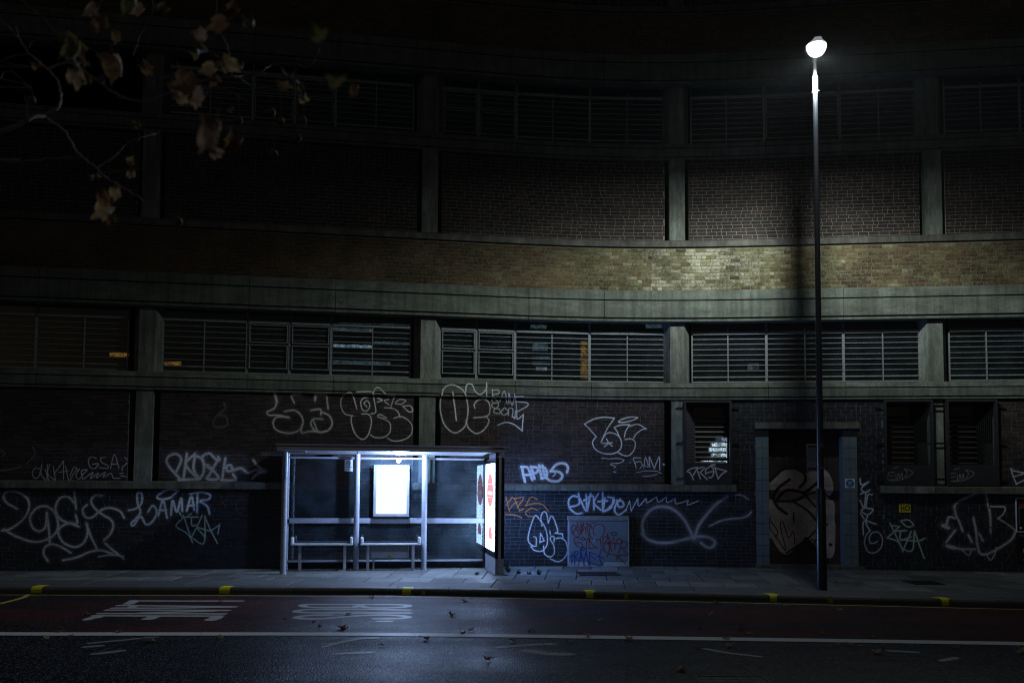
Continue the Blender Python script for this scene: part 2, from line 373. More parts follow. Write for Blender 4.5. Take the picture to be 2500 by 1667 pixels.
def leafmat(name, c1, c2):
    m, nt, N, L = newmat(name)
    out = N.new('ShaderNodeOutputMaterial'); b = N.new('ShaderNodeBsdfPrincipled'); tl = N.new('ShaderNodeBsdfTranslucent'); mx = N.new('ShaderNodeMixShader')
    mx.inputs[0].default_value = .4
    geo = N.new('ShaderNodeNewGeometry'); nz = N.new('ShaderNodeTexNoise'); nz.inputs['Scale'].default_value = 28; nz.inputs['Detail'].default_value = 5
    L.new(geo.outputs['Position'], nz.inputs['Vector'])
    rp = N.new('ShaderNodeValToRGB'); rp.color_ramp.elements[0].position = .38; rp.color_ramp.elements[1].position = .62
    rp.color_ramp.elements[0].color = (*c1, 1); rp.color_ramp.elements[1].color = (*c2, 1)
    L.new(nz.outputs[0], rp.inputs[0]); L.new(rp.outputs[0], b.inputs['Base Color']); L.new(rp.outputs[0], tl.inputs[0]); b.inputs['Roughness'].default_value = .6
    L.new(b.outputs[0], mx.inputs[1]); L.new(tl.outputs[0], mx.inputs[2]); L.new(mx.outputs[0], out.inputs[0]); return m
M['leaf_tan'] = leafmat('tan_autumn_leaf', (.44, .32, .19), (.29, .19, .09))
M['leaf_brown'] = leafmat('brown_autumn_leaf', (.24, .14, .075), (.14, .075, .04))
M['leaf_green'] = leafmat('yellow_green_leaf', (.12, .14, .05), (.19, .15, .07))
M['leaf_pink'] = leafmat('pinkish_brown_leaf', (.38, .26, .21), (.23, .14, .09))

# road surfaces: aggregate, worn red surfacing, wet sheen
def ROAD(name, base, agg, patch=None, rough=.42):
    m, nt, N, L = newmat(name)
    out = N.new('ShaderNodeOutputMaterial'); b = N.new('ShaderNodeBsdfPrincipled'); L.new(b.outputs[0], out.inputs[0])
    geo = N.new('ShaderNodeNewGeometry')
    vo = N.new('ShaderNodeTexVoronoi'); vo.inputs['Scale'].default_value = 55; L.new(geo.outputs['Position'], vo.inputs['Vector'])
    big = N.new('ShaderNodeTexNoise'); big.inputs['Scale'].default_value = .55; big.inputs['Detail'].default_value = 8; big.inputs['Roughness'].default_value = .6
    mp = N.new('ShaderNodeMapping'); mp.inputs['Scale'].default_value = (.6, 1.5, 1); L.new(geo.outputs['Position'], mp.inputs[0]); L.new(mp.outputs[0], big.inputs['Vector'])
    fine = N.new('ShaderNodeTexNoise'); fine.inputs['Scale'].default_value = 35; fine.inputs['Detail'].default_value = 4; L.new(geo.outputs['Position'], fine.inputs['Vector'])
    sep = N.new('ShaderNodeSeparateColor'); L.new(vo.outputs['Color'], sep.inputs[0])
    st = N.new('ShaderNodeMapRange'); st.inputs[1].default_value = .72; st.inputs[2].default_value = .95; L.new(sep.outputs[0], st.inputs[0])
    c = N.new('ShaderNodeMix'); c.data_type = 'RGBA'; c.inputs[6].default_value = (*base, 1); c.inputs[7].default_value = (*agg, 1); L.new(st.outputs[0], c.inputs[0])
    col = c.outputs[2]
    if patch:
        pm = N.new('ShaderNodeMapRange'); pm.inputs[1].default_value = .43; pm.inputs[2].default_value = .56; L.new(big.outputs[0], pm.inputs[0])
        fm = N.new('ShaderNodeMath'); fm.operation = 'MULTIPLY'; L.new(pm.outputs[0], fm.inputs[0])
        fr = N.new('ShaderNodeMapRange'); fr.inputs[1].default_value = .35; fr.inputs[2].default_value = .55; L.new(fine.outputs[0], fr.inputs[0]); L.new(fr.outputs[0], fm.inputs[1])
        c2 = N.new('ShaderNodeMix'); c2.data_type = 'RGBA'; L.new(fm.outputs[0], c2.inputs[0]); L.new(col, c2.inputs[6]); c2.inputs[7].default_value = (*patch, 1); col = c2.outputs[2]
    L.new(col, b.inputs['Base Color'])
    rr = N.new('ShaderNodeMapRange'); rr.inputs[1].default_value = .35; rr.inputs[2].default_value = .65; rr.inputs[3].default_value = rough - .10; rr.inputs[4].default_value = rough + .16
    L.new(big.outputs[0], rr.inputs[0]); L.new(rr.outputs[0], b.inputs['Roughness'])
    bp = N.new('ShaderNodeBump'); b.inputs['Specular IOR Level'].default_value = .13
    bp.inputs['Strength'].default_value = 1.0; bp.inputs['Distance'].default_value = .010
    L.new(vo.outputs['Distance'], bp.inputs['Height']); L.new(bp.outputs[0], b.inputs['Normal'])
    return m
M['asphalt'] = ROAD('wet_asphalt', (.010, .012, .018), (.11, .115, .135), None, .42)
M['buslane'] = ROAD('worn_red_bus_lane_surfacing', (.014, .012, .015), (.11, .09, .10), (.085, .023, .020), .44)
M['kerb'] = P('speckled_granite_kerb', (.15, .15, .145), (.07, .07, .07), .6, 60, .4, 120, tone=.15)
M['edge'] = P('rough_grey_coping', (.15, .16, .16), (.07, .075, .078), .65, 70, .6, 130, tone=.1)
M['flag'] = P('concrete_paving_flag', (.22, .23, .225), (.13, .138, .136), .5, 4, .3, 90, tone=.38, dirt=(.08, .085, .08), dscale=2.5, damt=.5, rvar=.12)
M['pave_base'] = P('dark_joint_sand', (.035, .036, .034), (.02, .02, .02), .9, 30)
M['iron'] = P('cast_iron_cover', (.035, .036, .04), (.02, .02, .022), .4, 30, .5, 70, metal=.6)
M['white_line'] = PAINT('worn_white_road_paint', (.68, .69, .70), .08, False, .92, .5, .14, 30)
M['white_mark'] = PAINT('faded_white_road_paint', (.56, .56, .56), .10, False, .85, .5, .16, 30)
M['white_worn'] = PAINT('scuffed_white_road_paint', (.42, .43, .45), .4, False, .7, .5, .5, 26)
M['yellow_line'] = PAINT('worn_yellow_road_paint', (.62, .50, .12), .1, False, .95, .55, .1, 30)
M['sp_white'] = PAINT('white_spray_paint', (.80, .81, .84), .2)
M['sp_grey'] = PAINT('greyish_white_spray_paint', (.55, .54, .57), .25)
M['sp_soft'] = PAINT('soft_grey_spray_paint', (.55, .54, .60), .5, True, .9)
M['sp_faint'] = PAINT('faint_grey_spray_paint', (.22, .23, .24), .5, True, .6)
M['sp_blue'] = PAINT('bluish_white_spray_paint', (.62, .70, .85), .25)
M['sp_green'] = PAINT('pale_green_spray_paint', (.46, .64, .52), .22)
M['sp_orange'] = PAINT('orange_spray_paint', (.75, .24, .05), .3, True, .9)
M['sp_dorange'] = PAINT('faint_orange_spray_paint', (.20, .07, .02), .4, True, .7)
M['halo'] = PAINT('overspray_mist', (.45, .46, .50), .5, True, .17)
M['mk_red'] = PAINT('dark_red_marker', (.22, .015, .015), .25, False, .9, .5, .05)
M['mk_blue'] = PAINT('blue_marker', (.01, .03, .30), .25, False, .95, .5, .05)
M['mk_black'] = PAINT('black_spray_paint', (.010, .009, .010), .2, False, 1, .5, .05)
M['mk_plain'] = PAINT('pale_spray_paint_on_metal', (.50, .46, .45), .2, False, 1, .5, .03)
M['mk_thin'] = PAINT('thin_grey_marker', (.34, .34, .36), .3, False, .9, .5, .03)

GLARE_HAZE = 0.00018  # density of the haze added to give the lamps their glare halo
hm, nt, N, L = newmat('lamp_glare_haze'); out = N.new('ShaderNodeOutputMaterial'); pv = N.new('ShaderNodeVolumePrincipled')
pv.inputs['Color'].default_value = (.9, .93, 1, 1); pv.inputs['Density'].default_value = GLARE_HAZE; pv.inputs['Anisotropy'].default_value = .4; L.new(pv.outputs[0], out.inputs['Volume'])
# ------------------------------------------------------------------ strokes
def smooth_pts(pts, step):
    if len(pts) < 3: 
        a, b = Vector(pts[0]), Vector(pts[-1]); n = max(2, int((b-a).length/step)+1)
        return [a.lerp(b, i/(n-1)) for i in range(n)]
    P_ = [Vector(p) for p in pts]; out = []
    for i in range(len(P_)-1):
        p0 = P_[i-1] if i else P_[0]*2 - P_[1]; p1, p2 = P_[i], P_[i+1]; p3 = P_[i+2] if i+2 < len(P_) else P_[-1]*2 - P_[-2]
        n = max(2, int((p2-p1).length/step)+1)
        for k in range(n):
            t = k/n
            out.append(0.5*((2*p1)+(p2-p0)*t+(2*p0-5*p1+4*p2-p3)*t*t+(3*p1-3*p2+p3-p0)*t*t*t)) 
    out.append(P_[-1]); return out
def strip(mb, pts, width, mapf, step=None, lift=0.0, taper=False):
    """ribbon of paint; pts are 2D metres, mapf(a, b, lift) gives the 3D point"""
    q = smooth_pts(pts, step or max(width*.5, .012)); n = len(q)
    if n < 2: return
    T = []
    for i in range(n):
        d = q[min(i+1, n-1)] - q[max(i-1, 0)]
        T.append(d.normalized() if d.length > 1e-9 else (T[-1] if T else Vector((1, 0))))
    secs = []; h = width/2
    for k in (3, 2, 1): a = math.pi/2*k/3.3; secs.append((q[0]-T[0]*h*math.sin(a), T[0], h*math.cos(a)))
    for i in range(n):
        f = 1.0
        if taper: f = 0.45 + 0.55*math.sin(math.pi*(i+.5)/n)
        secs.append((q[i], T[i], h*f))
    for k in (1, 2, 3): a = math.pi/2*k/3.3; secs.append((q[-1]+T[-1]*h*math.sin(a), T[-1], (secs[-1][2] if k == 1 else h)*math.cos(a)))
    vs, fs, uv = [], [], []
    m = len(secs)
    for i, (p, t, w) in enumerate(secs):
        nn = Vector((-t.y, t.x)); l = lift + .0006*i/m
        a = p+nn*w; b = p-nn*w
        vs += [mapf(a.x, a.y, l), mapf(b.x, b.y, l)]; uv += [(i/m, 0), (i/m, 1)]
    for i in range(m-1): fs.append((2*i, 2*i+1, 2*i+3, 2*i+2))
    mb.add(vs, fs, .5, uv)

# ================================================================== SETTING
XS = [-40 + i*.75 for i in range(108)]
def sheet(name, rows, z, mat, label, parent=None):
    """rows: functions x -> y, near to far"""
    mb = MB(); vs = []; fs = []; k = len(rows)
    for x in XS:
        for r in rows: vs.append((x, r(x), z))
    for i in range(len(XS)-1):
        for j in range(k-1):
            a = i*k+j; fs.append((a, a+k, a+k+1, a+1))
    mb.add(vs, fs); return mb.build(name, mat, parent, label=label, kind='structure' if not parent else None)
g = MB(); g.add([(-300, -200, -.15), (300, -200, -.15), (300, 300, -.15), (-300, 300, -.15)], [(0, 1, 2, 3)])
g.build('ground', M['asphalt'], label='dark ground under the street', kind='structure')
wl_y = lambda x: interp(WLINE, x)
road = sheet('road', [lambda x: -8, lambda x: 4, wl_y, kerb_y], -.12, M['asphalt'], 'wet black asphalt road with scattered leaves')
lane = sheet('bus_lane', [wl_y, lambda x: (wl_y(x)+kerb_y(x))/2, lambda x: kerb_y(x)-.22], -.116, M['buslane'], 'worn dark red bus lane between white line and kerb')
gutter = sheet('gutter', [lambda x: kerb_y(x)-.20, lambda x: kerb_y(x)+.02], -.1155, M['iron'], 'dark wet gutter channel along the kerb')
pave = sheet('pavement', [lambda x: kerb_y(x)+.30, lambda x: kerb_y(x)+3, lambda x: 24], -.02, M['pave_base'], 'paved footway in front of the brick building')
sk = MB(); sk.add([(-40, 24, -.02), (40, 24, -.02), (40, 60, -.02), (-40, 60, -.02)], [(0, 1, 2, 3)])
sk.build('ground', M['pave_base'], label='dark ground behind the building', kind='structure')

def curve_quad(mb, x0, x1, d0, d1, z0, z1, gap, bev=.008, tilt=0):
    """a slab between two joints of the kerb curve, d = distance behind the kerb edge"""
    def q(x, d): 
        e = .05; dy = (kerb_y(x+e)-kerb_y(x-e))/(2*e); l = math.hypot(1, dy); return Vector((x - d*dy/l, kerb_y(x) + d/l, 0))
    a, b, c, d = q(x0+gap/2, d0+gap/2), q(x1-gap/2, d0+gap/2), q(x1-gap/2, d1-gap/2), q(x0+gap/2, d1-gap/2)
    cen = (a+b+c+d)/4; vs = []
    for p in (a, b, c, d): vs.append(p + Vector((0, 0, z0)))
    for p in (a, b, c, d): vs.append(p + Vector((0, 0, z1-bev + tilt*(p.x-cen.x))))
    for p in (a, b, c, d):
        s_ = (cen-p).normalized()*bev*1.4; vs.append(p+s_+Vector((0, 0, z1 + tilt*(p.x-cen.x))))
    fs = [(0,1,5,4),(1,2,6,5),(2,3,7,6),(3,0,4,7),(4,5,9,8),(5,6,10,9),(6,7,11,10),(7,4,8,11),(8,9,10,11)]
    mb.add(vs, fs, random.random())
# kerb stones
kerb = MB(); kerb.add([(-40, kerb_y(-40)+.02, -.14), (-40, kerb_y(-40)+.2, -.14), (-39.9, kerb_y(-40)+.2, -.05)], [(0, 1, 2)])
kerb = kerb.build('kerb', M['kerb'], label='raised granite kerb beside the bus lane', kind='structure')
x = -13.0
def kprof(mb, x0, x1):
    k = 4; prof = [(0, -.14), (.0, -.05), (.012, -.018), (.035, -.002), (.30, .004), (.30, -.14)]; vs = []; fs = []
    for i in range(k+1):
        xx = x0 + (x1-x0)*i/k
        for d, z in prof: vs.append((xx, kerb_y(xx)+d, z))
    m = len(prof)
    for i in range(k):
        for j in range(m): fs.append((i*m+j, i*m+(j+1) % m, (i+1)*m+(j+1) % m, (i+1)*m+j))
    fs += [tuple(range(m)), tuple(k*m+j for j in range(m))[::-1]]; mb.add(vs, fs, random.random())
while x < 13:
    mb = MB(); kprof(mb, x+.004, x+.911); mb.build('kerb_stone', M['kerb'], kerb); x += .915
mb = MB()
for i in range(25): kprof(mb, -13.0-.915*(i+1), -13.0-.915*i-.006); kprof(mb, 13.54+.915*i, 13.54+.915*(i+1)-.006)
mb.build('kerb_stones', M['kerb'], kerb, kind='stuff')
# coping strip slabs and paving flags
x = -13.2; nfl = 0
while x < 13:
    w = 1.83 if not (-.4 < x < 3) else 1.2
    mb = MB(); curve_quad(mb, x, x+w, .305, 1.05, -.06, .004, .012); mb.build('coping_slab', M['edge'], pave); x += w
rest = MB()
d = 1.05; row = 0
while d < 5.4:
    dd = .75; x = -13.0 + (row*.29 % .6)
    while x < 13:
        w = .6
        if row % 3 == 2 and random.random() < .15: w = .9
        cx, cyy = x+w/2, kerb_y(x)+d
        wy = plan(max(0, (cx+20)))[1]
        if cyy < wy + .1 and nfl < 300 and abs(cx) < .6*cyy+.5:
            mb = MB(); curve_quad(mb, x, x+w, d, d+dd, -.06, random.uniform(-.002, .002), .017, .007, random.uniform(-.003, .003))
            mb.build('paving_flag', M['flag'], pave); nfl += 1
        elif cyy < wy + .6:
            curve_quad(rest, x, x+w, d, d+dd, -.06, 0, .011, .006)
        x += w
    d += dd; row += 1
x = -40
while x < -13:
    for k in range(6): curve_quad(rest, x, x+.6, 1.05+k*.75, 1.8+k*.75, -.06, 0, .011); curve_quad(rest, -x-.6, -x, 1.05+k*.75, 1.8+k*.75, -.06, 0, .011)
    curve_quad(rest, x, x+.6, .305, 1.05, -.06, 0, .011); curve_quad(rest, -x-.6, -x, .305, 1.05, -.06, 0, .011); x += .6
rest.build('paving_flags', M['flag'], pave, kind='stuff')

# ------------------------------------------------------------------ painted road markings
gmap = lambda z: (lambda a, b, l: Vector((a, b, z + l)))
def gstroke(mb, pix, org, k, width, z=-.113, taper=False):
    pts = [ground(org[0]+p[0]/k, org[1]+p[1]/k, z).to_2d() for p in pix]
    strip(mb, pts, width, gmap(z), step=.06, taper=taper)
mb = MB(); strip(mb, [(x, wl_y(x)-.05) for x in XS], .27, gmap(-.1125), step=.3)
mb.build('lane_line', M['white_line'], road)
mb = MB(); strip(mb, [(x, kerb_y(x)-.27) for x in XS], .06, gmap(-.1125), step=.3)
mb.build('yellow_line', M['yellow_line'], road)
mb = MB(); gstroke(mb, [(0, 1530), (190, 1480), (250, 1450)], (0, 1050), 3.618, .10)
mb.build('yellow_bay_line', M['yellow_line'], road)
A_ = (200, 1440); B_ = (680, 1440)
letters = [
 ('letter_l', A_, .155, [[(700, 145), (1400, 147), (2165, 147)], [(625, 186), (665, 165), (700, 143)], [(655, 186), (700, 163), (740, 146)]]),
 ('letter_a', A_, .155, [[(520, 207), (1200, 215), (2070, 226)], [(445, 243), (1200, 242), (2070, 228)], [(660, 243), (720, 210)]]),
 ('letter_n', A_, .155, [[(365, 271), (1200, 272), (1975, 276)], [(262, 317), (1200, 319), (1925, 323)], [(820, 310), (1300, 297), (1800, 282)]]),
 ('letter_e', A_, .155, [[(200, 346), (1000, 350), (1885, 353)], [(70, 400), (150, 372), (235, 347)], [(200, 372), (250, 350)], [(880, 392), (945, 370), (1000, 350)], [(930, 392), (1000, 365)], [(1740, 405), (1800, 378), (1830, 355)], [(1790, 405), (1850, 380), (1870, 356)]]),
 ('letter_b', B_, .155, [[(1040, 232), (700, 236), (430, 232), (335, 218), (345, 200), (480, 194), (1080, 194), (1650, 198), (1765, 207), (1735, 226), (1500, 240), (1240, 238), (1150, 225), (1100, 208), (1040, 232)]]),
 ('letter_u', B_, .155, [[(1760, 270), (1200, 261), (600, 259), (330, 270), (245, 288), (330, 303), (700, 309), (1770, 310)]]),
 ('letter_s', B_, .155, [[(690, 338), (480, 340), (320, 353), (250, 372), (340, 388), (600, 388), (900, 363), (1150, 345), (1450, 338), (1690, 350), (1770, 369), (1650, 386), (1340, 390)], [(1390, 424), (1500, 424)]]),
]
for nm, org, w, strokes in letters:
    mb = MB()
    for i, st in enumerate(strokes): gstroke(mb, st, org, 5.6, w, -.1127+.0004*i)
    mb.build('painted_' + nm, M['white_mark'], road)
worn = [(A_, 5.6, .09, [(140, 720), (330, 702), (520, 685), (740, 662)]), (A_, 5.6, .07, [(870, 648), (990, 640)]), (A_, 5.6, .12, [(100, 770), (210, 762)]),
        (A_, 5.6, .13, [(240, 862), (370, 848), (490, 832)]), (B_, 5.6, .10, [(640, 765), (900, 700), (1150, 658), (1310, 652)]), (B_, 5.6, .18, [(900, 860), (1160, 852)]),
        (B_, 5.6, .07, [(600, 735), (760, 722)]), ((800, 1067), 2.613, .13, [(1115, 1336), (1250, 1325), (1410, 1318)]), ((800, 1067), 2.613, .22, [(1310, 1365), (1400, 1378), (1485, 1382)]),
        ((1600, 1067), 2.613, .09, [(330, 1350), (450, 1372), (650, 1396)]), ((1600, 1067), 2.613, .12, [(1520, 1362), (1640, 1368)]), ((1600, 1067), 2.613, .10, [(1835, 1422), (1905, 1407)])]
for org, k, w, st in worn:
    mb = MB(); gstroke(mb, st, org, k, w*1.6); mb.build('scuffed_mark', M['white_worn'], road)
# manhole, drain covers
def cover(name, u0, v0, u1, v1, z, label, cat, mat=None):
    p = ground((u0+u1)/2, (v0+v1)/2, z); a = ground(u0, (v0+v1)/2, z); b = ground(u1, (v0+v1)/2, z); c = ground((u0+u1)/2, v0, z); d_ = ground((u0+u1)/2, v1, z)
    hx = (b-a).length/2; hy = (c-d_).length/2
    o = thing(name, label, cat, (p.x, p.y, z))
    m1 = MB(); m1.box(p.x-hx, p.x+hx, p.y-hy, p.y-hy+.03, z, z+.007); m1.box(p.x-hx, p.x+hx, p.y+hy-.03, p.y+hy, z, z+.007)
    m1.box(p.x-hx, p.x-hx+.03, p.y-hy+.031, p.y+hy-.031, z, z+.007); m1.box(p.x+hx-.03, p.x+hx, p.y-hy+.031, p.y+hy-.031, z, z+.007)
    m1.build('rim', M['iron'], o)
    m2 = MB(); n = 5
    for i in range(n):
        for j in range(3):
            x0 = p.x-hx+.04+(2*hx-.08)*i/n; y0 = p.y-hy+.04+(2*hy-.08)*j/3
            m2.box(x0, x0+(2*hx-.08)/n-.012, y0, y0+(2*hy-.08)/3-.012, z, z+.005, bev=.001)
    m2.build('lid', mat or M['iron'], o)
cover('manhole_cover', 1705, 1650, 1880, 1675, -.118, 'rectangular iron manhole cover in the near lane at the bottom edge', 'manhole cover')
cover('drain_cover', 1412, 1396, 1512, 1404, .002, 'long dark drain cover in the paving before the grey cabinet', 'drain cover')
cover('drain_cover', 2218, 1418, 2290, 1426, .002, 'small dark cover in the paving right of the lamp post', 'drain cover')
# yellow kerb marks
for i, (u, v) in enumerate([(122, 1424), (564, 1427), (1000, 1431), (1442, 1440), (1887, 1449), (2302, 1458)]):
    p = ground(u, v, 0); x = p.x; mb = MB(); w = .19
    sh = [-.12, -.08, 0, -.10, -.14, -.18][i] * (1 if i > 2 else -1) * .6
    prof = [(.16, .0065), (.035, .0005), (.010, -.018), (-.003, -.052), (-.003, -.110)]
    vs = []; fs = []
    for j, (d_, z) in enumerate(prof):
        o_ = sh*d_/.16
        vs += [(x-w/2+o_, kerb_y(x)+d_, z+.0015), (x+w/2+o_, kerb_y(x)+d_, z+.0015)]
        if j: fs.append((2*j-2, 2*j-1, 2*j+1, 2*j))
    mb.add(vs, fs)
    mb.build('yellow_kerb_mark', M['yellow_mark'], kerb)
for u, v in [(1040, 1436), (1523, 1446), (2012, 1456)]:
    p = ground(u, v, -.05); x = p.x; mb = MB()
    strip(mb, [(x, -.035), (x, -.10)], .075, lambda a, b, l: Vector((a, kerb_y(a)-.004-l, b)))
    mb.build('faded_kerb_mark', M['yellow_line'], kerb)

# ================================================================== BUILDING
BL = W(su(1250), 0, 0)
bld = thing('brick_building', 'long curved concrete and brick building covered in graffiti behind the bus shelter', 'building', (BL.x, BL.y, 0))
def zc(z): return round(z/COURSE)*COURSE
Z_LEDGE0 = zv(1198.5, .12); Z_LEDGE1 = zv(1182.5, .12)
Z_SB0 = zv(974.5, .08); Z_SB1 = zv(967.5, .08); Z_SB2 = zv(946, .08); Z_SB3 = zv(934, .06)
Z_F0 = zv(784, .12); Z_F1 = zv(775, .12); Z_F2 = zv(732, .12); Z_F3 = zv(708.5, .12)
Z_T0 = zv(602, .1); Z_T1 = zv(586, .1)
Z_P1 = zv(375, 0)
STOREY = 5.62
SA, SB_ = su(-330), su(2830)              # building limits a little past the frame
print('Z', Z_LEDGE0, Z_LEDGE1, Z_SB0, Z_SB3, Z_F0, Z_F3, Z_T0, Z_T1, Z_P1, 'S', SA, SB_)
cols_s = [su(350), su(1042), su(1655), su(2290)]
print('cols', cols_s)
cols_s = [cols_s[0]-6.2] + cols_s + [cols_s[3]+5.9]

BR_IND = {'n': 0}
bmesh_cache = {}
def brick_mesh(L_, mat, tone_i):
    key = (round(L_, 3), mat, tone_i)
    if key not in bmesh_cache:
        mb = MB(); mb.box(-L_/2, L_/2, -.002, .03, -.0355, .0355, tone=(tone_i+.5)/6, bev=.003)
        me = bpy.data.meshes.new('brick'); me.from_pydata([tuple(p) for p in mb.v], [], mb.f); me.materials.append(M[mat])
        a = me.attributes.new('tone', 'FLOAT', 'FACE'); a.data.foreach_set('value', mb.tone); bmesh_cache[key] = me
    return bmesh_cache[key]
def tonef_default(s, z): return min(.999, max(0, random.betavariate(1.6, 2.2)))
def bricks(s0, s1, z0, z1, mat, mortar, n=0.0, name='brick_panel', pick=None, tonef=tonef_default, holes=(), label=None):
    """a brick panel: mortar bed as the part, its bricks as sub-parts"""
    bed = MB(); cuts = [(s0, s1, z0, z1)]
    for (h0, h1, g0, g1) in holes:
        nc = []
        for (a, b, c, d_) in cuts:
            if h1 <= a or h0 >= b or g1 <= c or g0 >= d_: nc.append((a, b, c, d_)); continue
            if h0 > a: nc.append((a, h0, c, d_))
            if h1 < b: nc.append((h1, b, c, d_))
            aa, bb = max(a, h0), min(b, h1)
            if g0 > c: nc.append((aa, bb, c, g0))
            if g1 < d_: nc.append((aa, bb, g1, d_))
        cuts = nc
    for c in cuts: bed.wbox(c[0], c[1], n-.20, n-.007, c[2], c[3])
    panel = bed.build(name, M[mortar], bld, label=label)
    rest = MB(); rw = int(math.floor(z0/COURSE)); g_ = .010
    while rw*COURSE < z1 - .02:
        za, zb = rw*COURSE + g_, (rw+1)*COURSE
        za, zb = max(za, z0+.002), min(zb, z1-.002)
        if zb - za > .02:
            rr = random.Random(rw*7919 + int(s0*100)); x = s0 + g_/2 + (-.11 if rw % 2 else 0) - rr.random()*.05
            while x < s1 - .02:
                Lb = .215 if rr.random() < .72 else .1025
                a, b = max(x, s0+.004), min(x+Lb, s1-.004)
                x += Lb + g_
                if b - a < .03: continue
                hit = [h for h in holes if b > h[0] and a < h[1] and zb > h[2] and za < h[3]]
                if hit:
                    h = hit[0]
                    if a < h[0]-.03: b = h[0]-.004
                    elif b > h[1]+.03: a = h[1]+.004
                    elif zb > h[3]+.02 or za < h[2]-.02:
                        pass
                    else: continue
                    if za < h[2] < zb and not (b <= h[0] or a >= h[1]): 
                        za2, zb2 = za, h[2]-.003
                    elif za < h[3] < zb and not (b <= h[0] or a >= h[1]):
                        za2, zb2 = h[3]+.003, zb
                    else: za2, zb2 = za, zb
                    if zb2-za2 < .015: continue
                else: za2, zb2 = za, zb
                t = tonef(a, za)
                if pick and pick(a, za) and BR_IND['n'] < 300 and abs((zb2-za2)-(COURSE-g_)) < .002 and (abs(b-a-.215) < .001 or abs(b-a-.1025) < .001):
                    me = brick_mesh(b-a, mat, int(t*5.999)); o = bpy.data.objects.new('brick', me); COL.objects.link(o)
                    c = (a+b)/2; p = W(c, n+rr.uniform(0, .002), (za2+zb2)/2); hd = plan(c)[2]
                    o.parent = panel; o.matrix_local = wmat(panel).inverted() @ Matrix.Translation(p) @ Matrix.Rotation(hd + rr.uniform(-.006, .006), 4, 'Z')
                    BR_IND['n'] += 1; continue
                pr = n + rr.uniform(-.0015, .0025); c = .003
                hd_a, hd_b = W(a, pr, 0), W(b, pr, 0)
                ia, ib = W(a+c, pr, 0), W(b-c, pr, 0); ra, rb = W(a, pr-.004, 0), W(b, pr-.004, 0); ba, bb2 = W(a, pr-.03, 0), W(b, pr-.03, 0)
                def at_z(p, z): return (p.x, p.y, z)
                vs = [at_z(ia, za2+c), at_z(ib, za2+c), at_z(ib, zb2-c), at_z(ia, zb2-c), at_z(ra, za2), at_z(rb, za2), at_z(rb, zb2), at_z(ra, zb2),
                      at_z(ba, za2), at_z(bb2, za2), at_z(bb2, zb2), at_z(ba, zb2)]
                rest.add(vs, [(0,1,2,3),(4,5,1,0),(5,6,2,1),(6,7,3,2),(7,4,0,3),(8,9,5,4),(9,10,6,5),(10,11,7,6),(11,8,4,7)], t)
        rw += 1
    rest.build('bricks', M[mat], panel, kind='stuff')
    return panel

# --- ground storey
S_W1 = (su(1669), su(1786)); S_D = (su(1877), su(2056)); S_PL = (su(1844.6), su(1876.5)); S_PR = (su(2057), su(2092)); S_LN = (su(1843), su(2098))
S_W2 = (su(2157), su(2278)); S_W3 = (su(2308), su(2434))
colw = .36
zt = Z_SB0
def gap_l(c): return c - .31
def gap_r(c): return c + .31
pick_ap = lambda s, z: su(1225) < s < su(1385) and 1.95 < z < 3.0
segs = [(SA, gap_l(cols_s[1])), (gap_r(cols_s[1]), gap_l(cols_s[2])), (gap_r(cols_s[2]), gap_l(cols_s[3]))]
for i, (a, b) in enumerate(segs):
    bricks(a, b, Z_LEDGE1, zt, 'brick_dark', 'mortar_low', pick=pick_ap if i == 2 else None)
bricks(SA, su(1790), 0, Z_LEDGE0, 'brick_paint', 'mortar_paint', name='painted_brick_panel')
bricks(S_W1[1], S_PL[0], 0, zt, 'brick_paint', 'mortar_paint', name='painted_brick_panel', holes=[(S_W1[1]-1, su(1792), Z_LEDGE0, Z_LEDGE1)])
zl0 = zv(1045.5); zl1 = zv(1030)
bricks(S_PL[0], S_PR[1], zl1, zt, 'brick_paint', 'mortar_paint', name='painted_brick_panel')
bricks(S_PR[1], S_W2[0], 0, zt, 'brick_paint', 'mortar_paint', name='painted_brick_panel', holes=[(su(2147), S_W2[0]+1, Z_LEDGE0, Z_LEDGE1)])
bricks(S_W2[0], SB_, 0, Z_LEDGE0, 'brick_paint', 'mortar_paint', name='painted_brick_panel')
bricks(S_W3[1], cols_s[5]-.31, Z_LEDGE1, zt, 'brick_dark', 'mortar_low')
# backing wall behind everything
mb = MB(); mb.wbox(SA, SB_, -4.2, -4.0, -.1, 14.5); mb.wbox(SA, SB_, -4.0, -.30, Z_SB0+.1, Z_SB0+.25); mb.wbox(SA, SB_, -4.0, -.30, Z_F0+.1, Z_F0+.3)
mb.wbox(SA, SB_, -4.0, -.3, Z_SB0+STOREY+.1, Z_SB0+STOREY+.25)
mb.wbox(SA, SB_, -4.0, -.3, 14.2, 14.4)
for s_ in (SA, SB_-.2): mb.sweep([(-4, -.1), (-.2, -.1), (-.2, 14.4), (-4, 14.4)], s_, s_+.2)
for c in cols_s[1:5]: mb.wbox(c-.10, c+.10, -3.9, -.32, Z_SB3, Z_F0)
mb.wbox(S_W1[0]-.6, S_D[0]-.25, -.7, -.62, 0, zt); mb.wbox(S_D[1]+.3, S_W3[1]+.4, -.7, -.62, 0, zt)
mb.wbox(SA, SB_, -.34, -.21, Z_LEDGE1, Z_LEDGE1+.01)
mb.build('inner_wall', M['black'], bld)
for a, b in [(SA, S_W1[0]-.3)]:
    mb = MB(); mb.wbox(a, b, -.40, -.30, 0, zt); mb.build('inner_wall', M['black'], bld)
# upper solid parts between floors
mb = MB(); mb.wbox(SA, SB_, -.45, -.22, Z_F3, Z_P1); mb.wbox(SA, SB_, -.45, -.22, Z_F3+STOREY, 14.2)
mb.build('inner_wall', M['black'], bld)
